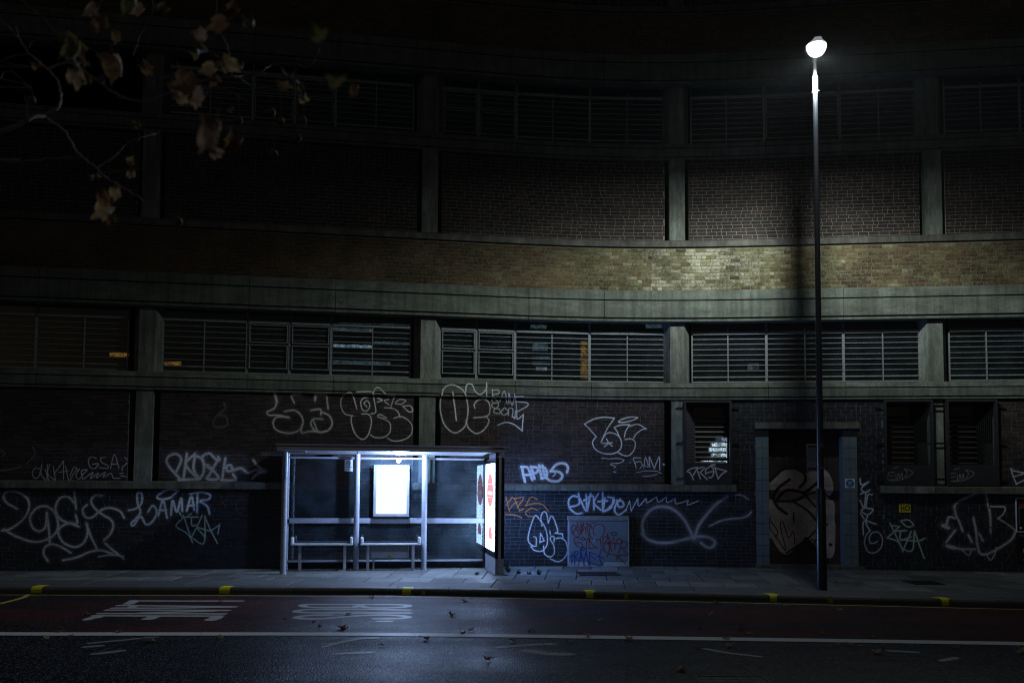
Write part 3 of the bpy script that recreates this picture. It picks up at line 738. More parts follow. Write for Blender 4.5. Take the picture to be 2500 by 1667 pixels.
# ground columns
for i, c in enumerate(cols_s):
    mb = MB(); n1 = .02 if i in (1, 2, 3) else -.03
    if i in (4,):
        for (a, b) in ((Z_LEDGE1, zv(1167)), (zv(1163), zv(1082)), (zv(1078), zv(993)), (zv(989), zt)): mb.wbox(c-.14, c+.14, -.25, n1, a, b-.004)
    else: mb.wbox(c-colw/2*(.8 if i == 3 else 1), c+colw/2*(.8 if i == 3 else 1), -.25, n1, Z_LEDGE1, zt)
    mb.build('concrete_column', M['concrete_col'], bld)
# ledges
def ledge(s0, s1, mat='concrete2', n1=.12):
    mb = MB(); mb.sweep([(-.2, Z_LEDGE0), (n1, Z_LEDGE0), (n1, Z_LEDGE1-.015), (n1-.02, Z_LEDGE1), (-.2, Z_LEDGE1+.02)], s0, s1, .5, .4)
    mb.build('stone_ledge', M[mat], bld)
st = [SA, su(-60), su(455), su(930), su(1300), su(1560)]
for a, b in zip(st[:-1], st[1:]): ledge(a, b-.006)
ledge(su(1560), su(1781)-.005); mb_end = ledge(su(1781), su(1795), n1=.135)
ledge(su(2147), su(2275)-.006, 'concrete_col', .16); ledge(su(2275), SB_, n1=.13)

# sill band and fascia, cast in lengths
def banded(joints, prof_list, name, mat, z_shift=0):
    for a, b in zip(joints[:-1], joints[1:]):
        mb = MB()
        for prof in prof_list: mb.sweep([(n, z+z_shift) for n, z in prof], a+.006, b-.006, .5, .45)
        mb.build(name, M[mat], bld)
jf = [SA, su(80*1.063-600), su(85), su(601), su(813), su(1287), su(1473), su(2062), su(2700), SB_]
js = [SA, su(-500), su(85), su(600), su(811), su(1257), su(1443), su(1876), su(2066), su(2700), SB_]
sill_prof = [[(-.25, Z_SB0), (.06, Z_SB0), (.06, Z_SB1-.022), (-.25, Z_SB1-.022)],
             [(-.25, Z_SB1), (.085, Z_SB1), (.085, Z_SB2-.022), (-.25, Z_SB2-.022)],
             [(-.25, Z_SB2+.004), (.075, Z_SB2+.004), (.03, Z_SB3), (-.30, Z_SB3+.02)]]
fas_prof = [[(-.3, Z_F0), (.10, Z_F0), (.10, Z_F1-.028), (-.3, Z_F1-.028)],
            [(-.3, Z_F1), (.14, Z_F1), (.14, Z_F2-.028), (-.3, Z_F2-.028)],
            [(-.3, Z_F2+.004), (.13, Z_F2+.004), (.12, Z_F3-.03), (.07, Z_F3), (-.3, Z_F3+.002)]]
banded(js, sill_prof, 'sill_band', 'concrete'); banded(jf, fas_prof, 'fascia_slab', 'concrete')
banded(js, sill_prof, 'sill_band', 'concrete', STOREY); banded(jf, fas_prof, 'fascia_slab', 'concrete', STOREY)
# solid core of the bands so that the grooves read dark
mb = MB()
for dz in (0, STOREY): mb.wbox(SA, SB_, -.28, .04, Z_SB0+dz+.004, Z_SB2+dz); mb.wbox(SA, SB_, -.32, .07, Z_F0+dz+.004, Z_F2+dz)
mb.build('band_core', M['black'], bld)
# yellow stock brick strip
sy0, sy1 = su(1480, 650), su(2040, 650)
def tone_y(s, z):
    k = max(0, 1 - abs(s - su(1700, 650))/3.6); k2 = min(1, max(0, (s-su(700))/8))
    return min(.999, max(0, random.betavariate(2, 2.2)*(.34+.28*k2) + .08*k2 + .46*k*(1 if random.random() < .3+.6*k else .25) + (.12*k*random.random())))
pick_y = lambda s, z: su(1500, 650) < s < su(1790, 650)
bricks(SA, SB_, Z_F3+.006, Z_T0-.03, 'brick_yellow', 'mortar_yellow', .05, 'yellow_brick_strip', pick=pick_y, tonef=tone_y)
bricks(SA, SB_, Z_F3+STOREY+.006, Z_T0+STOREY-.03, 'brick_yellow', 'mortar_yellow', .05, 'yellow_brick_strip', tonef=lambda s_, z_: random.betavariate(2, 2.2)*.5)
print('individual bricks', BR_IND)
for dz in (0, STOREY):
    mb = MB(); mb.sweep([(-.2, Z_T0+dz), (.09, Z_T0+dz), (.09, Z_T1+dz-.03), (.05, Z_T1+dz), (-.2, Z_T1+dz)], SA, SB_)
    mb.build('string_course', M['concrete2'], bld)
ucol = [c for c in cols_s]
for dz in (0, STOREY):
    za, zb = Z_T1+dz, min(14.2, Z_SB0+STOREY+dz)
    for a, b in zip([SA]+[c+.28 for c in cols_s[1:]], [c-.28 for c in cols_s[1:]]+[SB_]):
        if b > a+.5: bricks(a, min(b, SB_), za, zb, 'brick_dark', 'mortar', -.02, 'brick_panel')
    for c in cols_s[1:5]:
        mb = MB(); mb.wbox(c-.18, c+.18, -.22, .06, za, zb); mb.build('concrete_column', M['concrete_col'], bld)
# window-storey columns, chamfered
for dz in (0, STOREY):
    for c in cols_s[1:5]:
        zz = [Z_SB3+dz+.0, Z_F0+dz+.01]; mb = MB()
        pl = [(-.30, -.34), (-.30, -.24), (-.165, -.02), (.165, -.02), (.30, -.24), (.30, -.34)]
        vs = [W(c+a, n, z) for z in zz for a, n in pl]; k = len(pl)
        mb.add(vs, [(i, (i+1) % k, (i+1) % k + k, i+k) for i in range(k)] + [tuple(range(k))[::-1], tuple(range(k, 2*k))])
        mb.build('concrete_column', M['concrete_col'], bld)

# --- windows
NW = -.25
def wbar(mb, s0, s1, z0, z1, n0=NW-.02, n1=NW+.02): mb.wbox(s0, s1, n0, n1, z0, z1, step=3)
zr = [zv(v, NW) for v in (817, 829.1, 841.4, 854, 867.3, 879.6, 892.3, 905.7, 921, 934)]
def window(s0, s1, mid, style, dz=0, light=True):
    zb, ztop = zr[-1]+dz, zr[0]+dz+.02
    zroof = Z_F0+dz
    f = MB(); w = .028
    wbar(f, s0, s0+w, zb, zroof); wbar(f, s1-w, s1, zb, zroof)
    wbar(f, s0+w, s1-w, ztop-.03, ztop+.035, NW-.02, NW+.045)
    wbar(f, s0+w, s1-w, zb, zb+.03)
    o = f.build('window', M['steel_frame'], bld)
    if style == 'fixed':
        b = MB(); wbar(b, mid-.011, mid+.011, zb+.03, ztop-.03, NW-.015, NW+.03); wbar(b, mid-.011, mid+.011, ztop+.035, zroof-.12, NW-.015, NW+.03)
        b.build('mullion', M['steel_frame'], o)
        for i, z in enumerate(zr[1:9]):
            t = .020 if i == 7 else .010
            b = MB(); wbar(b, s0+w, s1-w, z+dz-t/2, z+dz+t, NW-.012, NW+.024)
            b.build('glazing_bar', M['steel_frame'], o)
    else:
        b = MB(); zm = zr[4]+dz+.03
        for (a, c) in ((s0+.045, s1-.045),):
            for (z0, z1) in ((zb+.12, zm-.02), (zm+.02, ztop-.05)):
                wbar(b, a, a+.02, z0, z1, NW, NW+.05); wbar(b, c-.02, c, z0, z1, NW, NW+.05)
                wbar(b, a+.02, c-.02, z0, z0+.02, NW, NW+.05); wbar(b, a+.02, c-.02, z1-.02, z1, NW, NW+.05)
        b.build('casement', M['steel_frame'], o)
        for i, z in enumerate(zr[1:9]):
            if abs(z+dz-zm) < .05: continue
            b = MB(); wbar(b, s0+w, s1-w, z+dz-.005, z+dz+.006, NW-.012, NW+.015); b.build('glazing_bar', M['steel_frame'], o)
    g_ = MB(); g_.wbox(s0+w, s1-w, NW-.008, NW-.003, zb+.005, zroof-.02, step=3); g_.build('pane', M['wglass'], o)
    return o
def sw(u): return su(u, 870, NW)
BAYS = [
 [(-330, 87, -120, 'fixed'), (87, 314, 205, 'fixed')],
 [(390, 603, 498, 'fixed'), (603, 707, 0, 'case'), (707, 808, 0, 'case'), (808, 1003, 909, 'fixed')],
 [(1074, 1163, 0, 'case'), (1163, 1257, 0, 'case'), (1257, 1439, 1347, 'fixed'), (1439, 1623, 1531, 'fixed')],
 [(1688, 1871, 1777, 'fixed'), (1871, 2059, 1965, 'fixed'), (2059, 2249, 2155, 'fixed')],
 [(2316, 2505, 2408, 'fixed'), (2505, 2700, 2600, 'fixed')]]
for bay in BAYS:
    for (a, b, m_, stl) in bay: window(sw(a), sw(b), sw(m_) if m_ else 0, stl)
for bay in BAYS[1:]:
    for (a, b, m_, stl) in bay: window(sw(a), sw(b), sw(m_) if m_ else 0, 'case' if stl == 'case' or a in (1871,) else 'case2' if False else stl, STOREY)
# glows behind the panes: tube lamps and lit shelves seen through old glass
def glow(u0, v0, u1, v1, mat, n=-.42, th=.03):
    s0, z1 = wall_sz(u0, v0, n); s1, z0 = wall_sz(u1, v1, n)
    mb = MB(); mb.wbox(s0, s1, n-th, n, z0, z1); mb.build('lit_lamp_tray', M[mat], bld)
gl2 = [(35, 888, 285, 915, 'cool'), (35, 990, 285, 1022, 'cool_dim'), (290, 870, 530, 895, 'cool_dim'), (290, 998, 400, 1025, 'cool_dim'), (75, 752, 285, 772, 'cool_dim'), (35, 780, 285, 812, 'cool_dim'), (290, 755, 530, 770, 'cool_dim'),
       (1308, 880, 1405, 930, 'cool_dim'), (1308, 965, 1420, 985, 'cool_dim'), (1330, 1035, 1400, 1056, 'cool'), (1308, 1000, 1420, 1022, 'cool_dim'), (1295, 765, 1400, 790, 'cool_dim'),
       (1615, 870, 1660, 1110, 'amber'), (2030, 765, 2140, 785, 'cool_dim')]
for a, b, c, d_, m_ in gl2: glow(800+a/2.613, 500+b/2.613, 800+c/2.613, 500+d_/2.613, m_)
for a, b, c, d_, m_ in [(700, 942, 820, 970, 'amber'), (1030, 997, 1155, 1027, 'amber'), (730, 775, 820, 820, 'amber')]:
    if (a, b) != (730, 775): glow(a/2.613, 500+b/2.613, c/2.613, 500+d_/2.613, m_)
glow(1600+590/2.613, 500+1010/2.613, 1600+660/2.613, 500+1050/2.613, 'cool_dim')

# --- ground-floor guarded windows
def cage_window(u0, u1, side, lit, nm):
    s0, s1 = su(u0), su(u1); z0 = Z_LEDGE1+.02; z1 = zt-.02; zp = zv(1131)
    f = MB()
    f.wbox(s0, s0+.05, -.02, .10, z0, z1, step=3); f.wbox(s1-.05, s1, -.02, .10, z0, z1, step=3); f.wbox(s0+.05, s1-.05, -.02, .10, z1-.05, z1, step=3)
    o = f.build('window_guard', M['cage'], bld)
    b = MB(); b.wbox(s0+.05, s1-.05, .03, .085, z0, zp, step=3); b.build('guard_panel', M['cage'], o)
    # splayed reveal with mesh on the pillar side
    a = (s0+.05, s0+.30) if side == 'l' else (s1-.30, s1-.05)
    mb = MB(); zz0, zz1 = zp, z1-.25
    nA, nB = (.02, -.30) if side == 'l' else (-.30, .02)
    for k in range(10):
        t = k/9; ss = a[0]+(a[1]-a[0])*t; nn = nA+(nB-nA)*t
        mb.tube([W(ss, nn, zz0), W(ss, nn, zz1+.18*(1-t if side == 'l' else t))], .0028, 4, False)
    nr = int((zz1-zz0)/.034)
    for k in range(nr):
        z = zz0+.034*k; mb.tube([W(a[0], nA, z), W(a[1], nB, z)], .0025, 4, False)
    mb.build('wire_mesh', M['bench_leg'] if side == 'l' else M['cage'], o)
    q0, q1 = (a[1], s1-.08) if side == 'l' else (s0+.08, a[0])
    mb = MB(); mb.wbox(q0, q1, -.60, -.585, zp-.1, z1, step=3); mb.build('pane', M['wglass'], o)
    z = zp+.03; i = 0
    while z < z1-.35:
        mb = MB()
        sl = [(-.30, z), (-.29, z), (-.36, z+.035), (-.37, z+.035)]
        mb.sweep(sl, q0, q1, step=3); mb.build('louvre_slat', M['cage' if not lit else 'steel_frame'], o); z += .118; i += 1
    if lit:
        for (v0, v1, ua, mt) in ((1080, 1091.5, 1738, 'cool_hot'), (1093, 1104.5, 1732, 'cool_hot'), (1106.5, 1117, 1738, 'cool_hot'), (1068, 1077, 1748, 'cool_dim'), (1124, 1129, 1712, 'cool')):
            sa, za = wall_sz(ua, v0, -.45); sb, zb = wall_sz(1775, v1, -.45)
            mb = MB(); mb.wbox(sa, sb, -.47, -.45, zb, za, step=3); mb.build('lit_slot', M[mt], o)
    # hinge lugs
    for v in (995, 1081, 1167):
        for ss, sg in ((s0, -1), (s1, 1)):
            zz = zv(v); mb = MB(); aa, bb = sorted((ss, ss+sg*.17)); mb.wbox(aa, bb, .03, .055, zz-.012, zz+.012, step=3); mb.build('hinge_lug', M['black_metal'], o)
cage_window(1669, 1786, 'l', True, 0)
cage_window(2157, 2277, 'r', False, 1)
cage_window(2309, 2434, 'r2', False, 2)

# --- door, tiled jambs, lintel, step
mb = MB(); mb.wbox(S_LN[0], S_LN[1], -.25, .05, zl0, zl1); mb.build('door_lintel', M['concrete2'], bld)
zpt = zv(1066)
for (a, b) in (S_PL, S_PR):
    base = MB(); base.wbox(a, b, -.35, .010, 0, zl0); jm = base.build('door_jamb', M['grout'], bld)
    tp = MB(); tp.wbox(a-.002, b+.002, -.35, .014, zpt+.01, zl0-.002); tp.build('dark_block', M['black_metal'], jm)
    w2 = (b-a)/2; z = .02
    while z < zpt-.05:
        z2 = min(zpt, z+.245)
        for j in range(2):
            t = MB(); sa, sb = a+j*w2+.003, a+(j+1)*w2-.003
            p = [W(sa, .011, z+.003), W(sb, .011, z+.003), W(sb, .011, z2-.003), W(sa, .011, z2-.003), W(sa+.004, .022, z+.007), W(sb-.004, .022, z+.007), W(sb-.004, .022, z2-.007), W(sa+.004, .022, z2-.007)]
            t.add(p, [(4,5,6,7),(0,1,5,4),(1,2,6,5),(2,3,7,6),(3,0,4,7)], random.random()); t.build('tile', M['tile'], jm)
        z = z2
ND = -.42
sm = (S_D[0]+S_D[1])/2
sd0, sd1 = S_D[0]-.03, S_D[1]+.03; seam = wall_sz(1800+465/3.136, 1200, ND)[0]
# three leaves of steel boarding
for i, (a, b) in enumerate(((sd0, seam-.006), (seam+.006, wall_sz(1800+690/3.136, 1200, ND)[0]-.006), (wall_sz(1800+690/3.136, 1200, ND)[0]+.006, sd1))):
    mb = MB(); mb.wbox(a, b, ND-.04, ND, .09, zl0-.02, step=3); dr = mb.build('door_leaf', M['door'], bld)
    h = MB(); sc_ = b-.12; h.wbox(sc_, sc_+.03, ND, ND+.05, 1.05, 1.25, step=3); h.build('door_handle', M['black_metal'], dr)
mb = MB(); mb.wbox(S_PL[0]-.03, S_PR[1]+.1, -.5, .14, -.01, .075); mb.build('door_step', M['concrete2'], bld)
mb = MB(); mb.wbox(sd0-.05, sd1+.05, ND-.1, ND-.05, 0, zl0); mb.build('inner_wall', M['black'], bld)
# faded painted areas on the doors, one flat coat with a hard edge
def wall_poly(pix, org, k, n, mat, name, label, th=.0):
    pts = smooth_pts([Vector(p) for p in pix+[pix[0]]], 14)
    q = [wall_sz(org[0]+p.x/k, org[1]+p.y/k, n) for p in pts]
    c = (sum(a[0] for a in q)/len(q), sum(a[1] for a in q)/len(q))
    q = [(min(max(a, sd0+.005), sd1-.005), z) for a, z in q]
    vs = [W(c[0], n, c[1])] + [W(a, n, z) for a, z in q]
    mb = MB(); mb.add(vs, [(0, i, i+1) for i in range(1, len(q))]); mb.build(name, M[mat], bld, label=label)
Z5 = (1800, 950); K5 = 3.136
wall_poly([(245, 700), (300, 640), (400, 600), (460, 615), (530, 640), (600, 600), (680, 620), (725, 690), (735, 770), (700, 840), (745, 880), (750, 1150), (735, 1270), (690, 1290), (600, 1230), (530, 1150), (470, 1190), (390, 1260), (330, 1240), (270, 1150), (243, 1090)],
          Z5, K5, ND+.004, 'mural', 'mural_paint', 'faded pinkish mural shape painted on the doors')

# ================================================================== GRAFFITI (paint on the building)
def n_wall(z, s):
    if z > Z_F3: return .05
    if z > Z_SB2+.002: return .078
    if z > Z_SB0 - .004: return .087
    return .0045
def graf(org, k, mat, w, strokes, label, parent=None, nfix=None, mapf=None, taper=False, name='graffiti_tag', joints=None):
    mb = MB(); wm = w/k*20.1/2200
    for i, st in enumerate(strokes):
        ww = wm
        if isinstance(st, tuple): ww = st[0]/k*20.1/2200; st = st[1]
        nn = nfix if nfix is not None else .0045
        pts = [wall_sz(org[0]+p[0]/k, org[1]+p[1]/k, nn) for p in st]
        f = (lambda a, b, l: W(a, (nfix if nfix is not None else n_wall(b, a))+l+.0004, b))
        strip(mb, pts, ww, f, lift=.0001*i, taper=taper, step=max(.012, ww*.4))
    ob = mb.build(name, M[mat], parent or bld, label=label)
    if mat in ('sp_white', 'sp_blue', 'sp_grey', 'sp_soft', 'sp_green'):
        hb = MB()
        for i, st in enumerate(strokes):
            ww = wm*2.6
            if isinstance(st, tuple): ww = st[0]/k*20.1/2200*2.6; st = st[1]
            pts = [wall_sz(org[0]+p[0]/k, org[1]+p[1]/k, .0045) for p in st]
            strip(hb, pts, ww, lambda a, b, l: W(a, n_wall(b, a)-.0004+l*.2, b), lift=.00003*i, step=max(.03, ww*.4))
        hb.build('overspray', M['halo'], ob if parent is None else parent)
    return ob
Z1 = (0, 1050); K1 = 3.618
graf(Z1, K1, 'sp_grey', 25, [
 [(145,690),(60,640),(30,590),(60,545),(150,545),(240,600),(255,690),(200,790),(90,870),(20,885)], [(40,875),(130,930),(300,985),(440,950),(505,880),(510,800),(470,710),(400,670),(320,690),(265,770),(290,860),(350,890),(400,850),(415,730)], [(415,735),(432,880),(440,995)],
 [(672,690),(655,545)], [(655,640),(600,585),(530,600),(490,680),(520,770),(600,820)], [(670,750),(680,820),(600,822),(530,860),(515,910),(560,990),(660,1030),(740,990),(775,900),(765,825)], [(765,825),(800,930),(855,1040)], [(625,820),(692,850)],
 [(765,660),(730,700),(750,760),(810,770),(900,700),(980,685),(1060,715),(1095,770)], [(900,575),(840,575),(805,620),(830,680),(900,740),(980,790),(1000,850),(970,920),(922,965)],
 [(620,1078),(540,1030),(460,1005),(400,1030),(385,1090),(420,1150)], [(560,1145),(680,1120),(800,1070),(900,1060),(990,1090)], [(932,1000),(1000,1060),(1090,1130)], (14, [(870,1115),(980,1100),(1090,1110)])],
 'large pale looping tag along the bottom left wall')
graf(Z1, K1, 'sp_blue', 24, [
 [(1140,705),(1200,690),(1250,640),(1250,560),(1215,555),(1215,640),(1240,720),(1200,780),(1160,820),(1180,840),(1240,760),(1290,830),(1350,800),(1385,720),(1350,665),(1310,715)],
 [(1400,750),(1440,620),(1475,770)], [(1410,705),(1465,705)], [(1510,745),(1525,620),(1562,720),(1600,600),(1610,710)], [(1650,710),(1690,580),(1715,700)], [(1660,665),(1712,660)],
 [(1740,720),(1745,560)], [(1680,560),(1780,545),(1855,570),(1840,610),(1770,625),(1830,670),(1850,735)], [(1570,530),(1480,525),(1390,580),(1420,610),(1500,595),(1560,545)]], 'bluish white tag reading LAMAR left of the bus shelter')
graf(Z1, K1, 'sp_green', 13, [
 [(1570,700),(1620,770),(1690,735)], [(1620,750),(1660,870),(1700,990)], [(1620,770),(1555,845),(1640,900),(1690,960)], [(1640,765),(1750,765)], [(1690,780),(1695,840),(1740,835)], [(1785,750),(1740,850),(1690,945)], [(1690,945),(1800,995),(1810,760)],
 [(1810,760),(1860,880),(1920,995)], [(1810,940),(1745,860),(1850,885),(1930,840)], [(1940,830),(1925,910)]], 'pale green angular tag under the LAMAR tag')
graf(Z1, K1, 'sp_dorange', 15, [[(1930,560),(2000,690)], [(2040,560),(1940,670)], [(2200,630),(2140,605),(2085,640),(2100,720),(2170,755),(2230,740)]], 'faint orange XC left of the bus shelter')
graf(Z1, K1, 'sp_grey', 9, [
 [(850,250),(810,235),(780,270),(800,330),(840,335),(870,295),(820,300)], [(930,240),(890,245),(900,285),(950,310),(950,335),(880,330)], [(975,340),(1010,215),(1050,330)], [(985,300),(1040,295)], [(1120,290),(1080,330),(1080,355)], [(1100,240),(1125,260)]], 'thin grey tag reading GSA above the left ledge')
graf(Z1, K1, 'sp_grey', 9, [
 [(350,340),(310,335),(285,380),(310,425),(350,395),(370,300)], [(350,370),(410,440),(420,300)], [(400,350),(430,440)], [(440,300),(420,380),(480,440)], [(470,320),(490,440)], [(480,380),(540,300),(560,275),(560,430)], [(520,370),(600,360)],
 [(580,320),(610,440),(650,380),(680,340),(650,330),(620,400)], [(700,340),(670,400),(700,430),(740,380),(770,350),(720,360),(730,430)], [(740,430),(820,370),(800,425),(870,375),(850,420),(930,370),(910,415),(980,380),(1000,420),(1060,425)], [(1060,380),(1085,380)], [(1065,400),(1115,410)]],
 'thin grey scrawl with a zigzag tail above the left ledge')
graf(Z1, K1, 'sp_faint', 22, [[(0,355),(100,345),(180,320)], [(290,150),(310,210),(240,290)], [(0,170),(40,200),(20,230)]], 'faint sprayed loops at the far left edge')
graf(Z1, K1, 'sp_grey', 30, [
 [(1600,440),(1480,300),(1490,230),(1560,210),(1600,260),(1560,360)], [(1620,430),(1635,320),(1650,210)], [(1720,210),(1640,300),(1740,420)], [(1720,240),(1710,340),(1760,420),(1800,360),(1790,260),(1740,230)], [(1880,360),(1800,290),(1790,230),(1850,205),(1900,250),(1940,260),(1930,240)],
 [(1930,250),(1850,390),(1830,430),(1930,425),(1880,350),(1840,310)], [(1990,250),(1960,440)], [(1960,440),(2080,440),(2060,390)], [(2060,350),(2010,360),(2000,320),(2040,310),(2060,350),(2130,335),(2190,375),(2260,350),(2330,360)], [(2240,265),(2270,310),(2330,358)], [(2330,362),(2270,385),(2230,425)], [(1580,440),(1760,430)]],
 'wide grey tag ending in an arrow left of the shelter roof')
Z2 = (600, 900); K2 = 3.136
graf(Z2, K2, 'sp_grey', 17, [
 (26, [(222,190),(237,250)]), [(237,245),(220,300),(165,330),(180,355),(250,355),(330,375)], [(320,370),(240,370),(210,410),(230,465),(310,492),(390,480),(435,430),(430,370),(380,320),(300,325)], [(410,200),(350,205),(370,260)], (22, [(530,240),(535,200)]), [(535,200),(605,200)], [(620,215),(630,305)], [(500,318),(570,310),(575,350)],
 [(590,335),(640,360),(662,420),(630,470),(570,485),(520,470)], [(585,385),(520,385),(498,420),(520,465),(545,475),(515,390)], [(430,430),(428,490),(480,480),(545,478)]], 'grey bubble letters cut off by the concrete band')
graf(Z2, K2, 'sp_white', 11, [
 [(820,360),(760,345),(730,290),(735,220),(790,185),(820,205),(850,305)], [(935,222),(900,225),(880,260),(895,315),(930,320),(950,280),(930,245),(905,265),(925,290)], [(975,190),(985,250),(995,330),(960,345)], [(970,190),(1010,145),(1080,200),(1140,205)], [(850,180),(960,178)], [(1010,225),(1045,240),(1010,255)], [(1095,235),(1060,245),(1095,275)], [(1140,205),(1110,295)],
 [(1190,272),(1145,265),(1180,235),(1225,245),(1190,272)], [(1205,285),(1260,285),(1278,320),(1250,330),(1205,290)], [(1065,298),(1130,305),(1165,330),(1180,370)], [(890,345),(940,350),(962,400),(940,500),(895,540),(840,500),(810,420),(808,370)],
 [(1075,375),(1030,350),(1010,365),(1060,385),(1105,420),(1100,490),(1050,525),(990,525),(955,505)], [(1135,378),(1190,365),(1250,400),(1275,450),(1260,510),(1200,545),(1130,552),(1085,530)]], 'white throw-up with swirl and leaf shapes above the shelter roof')
graf(Z2, K2, 'sp_white', 12, [
 [(1510,160),(1490,250),(1495,350),(1530,440),(1600,490),(1670,450),(1695,380),(1700,280),(1670,180),(1600,130),(1540,132),(1505,165)], [(1582,180),(1600,290),(1612,395)], [(1680,180),(1690,125),(1730,125),(1750,170),(1790,200),(1835,160),(1840,110)], [(1840,120),(1840,230)],
 [(1755,300),(1750,270),(1790,235),(1850,245),(1870,300),(1850,360),(1745,375)], [(1840,365),(1862,400),(1830,460),(1770,495),(1710,460),(1685,400)]], 'tall white outlined U and 3 across the concrete band')
graf(Z2, K2, 'sp_white', 10, [
 [(1885,250),(1885,160)], [(1880,165),(1930,165),(1930,195),(1885,205),(1930,250)], [(1945,250),(1975,175),(2000,265)], [(1960,220),(1990,220)], [(2015,265),(2010,190),(2040,280),(2055,195)], [(2120,215),(2060,220),(2070,250),(2150,260),(2155,285),(2075,330)], [(2065,215),(2075,330)],
 [(1930,260),(1890,265),(1890,295),(1940,310),(1945,340),(1900,335),(1905,310),(1930,290),(1935,262)], [(1980,300),(1955,330),(1975,355),(2010,330),(1985,300)], [(2010,355),(2015,305),(2045,310),(2040,365)], [(2065,320),(2060,380)], [(2040,365),(2060,380)], [(2075,330),(2080,385),(2125,350)], [(2125,350),(2115,475)], [(1928,432),(1990,410),(2050,425),(2118,475)]],
 'thin white lettering RANS SONY beside the tall U and 3')
graf((0, 500), 2.613, 'sp_faint', 22, [[(1430,1265),(1435,1300),(1380,1350),(1360,1400),(1400,1420),(1450,1400),(1440,1350),(1400,1340)]], 'small smudged grey swirl between two columns')
Z3 = (1300, 980); K3 = 3.734
graf(Z3, K3, 'sp_white', 13, [
 [(580,320),(520,250),(475,205)], [(475,203),(560,160),(650,143),(745,150)], [(745,154),(680,250),(625,370)], [(580,320),(548,370),(570,430),(640,470),(730,475),(795,440),(812,380),(790,320),(740,290),(690,285),(650,320),(630,365)], [(790,320),(770,270),(745,237)], [(745,235),(800,215),(885,210)], [(885,212),(850,270),(838,320)],
 [(885,225),(960,207),(1035,247)], [(1035,248),(1000,255),(950,290),(920,335)], [(845,345),(900,340),(935,370),(930,430),(890,485),(840,492),(780,465)], [(955,145),(900,140),(820,160),(785,185),(820,190),(900,175),(957,150)],
 [(640,380),(725,375)], [(675,340),(690,380),(655,410)], [(690,375),(725,405)]], 'white bubble character outline with a star and halo, right of centre')
graf(Z3, K3, 'sp_white', 8, [[(632,513),(700,522),(780,518),(835,535),(790,560),(720,565),(715,575),(755,590),(745,605)], (13, [(747,640),(751,641)])], 'thin squiggle and dot under the bubble outline')
graf(Z3, K3, 'sp_white', 10, [[(985,515),(920,515),(935,560),(945,605)], [(930,560),(980,545),(1000,580),(980,610)], [(1015,605),(1030,510),(1055,590),(1010,580)], [(1070,600),(1065,505),(1110,610)], [(1110,610),(1155,505),(1160,625)], (7, [(950,645),(1040,632),(1130,635),(1175,655)]), (7, [(1005,682),(1080,675),(1140,662)]), (12, [(886,555),(889,556)]), (15, [(1193,572),(1198,573)])],
 'white underlined tag EAM beside the concrete pillar')
graf(Z3, K3, 'sp_soft', 44, [
 [(1010,1190),(1000,1120),(1030,1040),(1090,980),(1180,955),(1280,980),(1370,1060),(1430,1160),(1465,1240)], [(1770,870),(1680,930),(1580,1040),(1510,1140),(1480,1240)], [(1000,1210),(1060,1260),(1160,1285),(1280,1280),(1400,1250),(1500,1230),(1600,1235),(1660,1270),(1650,1315),(1600,1330),(1540,1290)], (26, [(1620,1130),(1720,1085),(1830,1065),(1900,1062),(1960,1040),(1990,1010)]), (14, [(1830,855),(1900,850),(1970,890)])],
 'big soft grey sprayed loop between the cabinet and the door')
graf(Z3, K3, 'sp_blue', 23, [
 [(420,870),(370,860),(330,900),(340,970),(400,1020),(450,1015)], [(420,840),(425,930),(345,960)], [(425,870),(490,995),(490,850)], [(530,840),(500,990)], [(470,900),(550,860),(560,980)], [(600,840),(560,920),(620,985)], [(600,910),(680,905)], [(640,830),(640,1000)], [(660,880),(650,1000),(740,920),(730,880),(690,870)], [(740,880),(720,960),(680,990)],
 [(800,890),(760,940),(750,1000),(790,1030),(850,990)], [(770,900),(820,910),(830,950),(790,960),(770,920)], (11, [(850,990),(885,905)]), (11, [(885,905),(900,995)]), (11, [(900,995),(960,882)]), (11, [(960,882),(970,950),(1035,880)]), (11, [(1035,880),(1045,920),(1130,870)]), (11, [(1130,870),(1150,915),(1220,870)]), (10, [(1220,870),(1230,920),(1300,880)]), (10, [(1300,880),(1310,930),(1420,900)]), (10, [(1420,900),(1415,940),(1510,905)])],
 'bluish white tag with a long zigzag tail above the cabinet')
Z8 = (1650, 960); K8 = 6.271
graf(Z8, K8, 'mk_plain', 25, [
 [(268,1318),(240,1250),(205,1205)], [(160,1195),(240,1150),(330,1130)], [(268,1250),(330,1140)], [(215,1205),(160,1195)], [(375,1302),(350,1240),(330,1180)], [(330,1150),(450,1125),(370,1210)], [(370,1210),(480,1315)], [(480,1300),(455,1180),(530,1110)], [(480,1270),(540,1288),(580,1220),(570,1150),(530,1110)], [(480,1215),(560,1195)],
 [(600,1130),(620,1220),(648,1308)], [(648,1308),(700,1240),(775,1190)], [(775,1190),(690,1165),(600,1140)], (40, [(545,1100),(590,1095)])], 'pinkish white tag PROD on the window guard panel', nfix=.089)
Z4 = (1100, 1050); K4 = 3.92
graf(Z4, K4, 'sp_white', 33, [[(685,350),(695,420),(712,490)], [(680,350),(740,360),(780,470)], [(700,430),(760,425)], [(770,350),(785,400),(802,460)], [(775,350),(830,360),(830,400),(785,410)], [(850,340),(860,400),(872,460)], [(872,460),(920,440),(910,370),(850,340)],
 [(1115,400),(1122,350),(1080,315),(1010,330),(960,390)], [(960,390),(1040,400),(1070,440),(1030,485),(950,480),(900,430),(880,340)], (14, [(980,440),(1000,420),(995,400)])], 'chunky white tag APDS just right of the shelter')
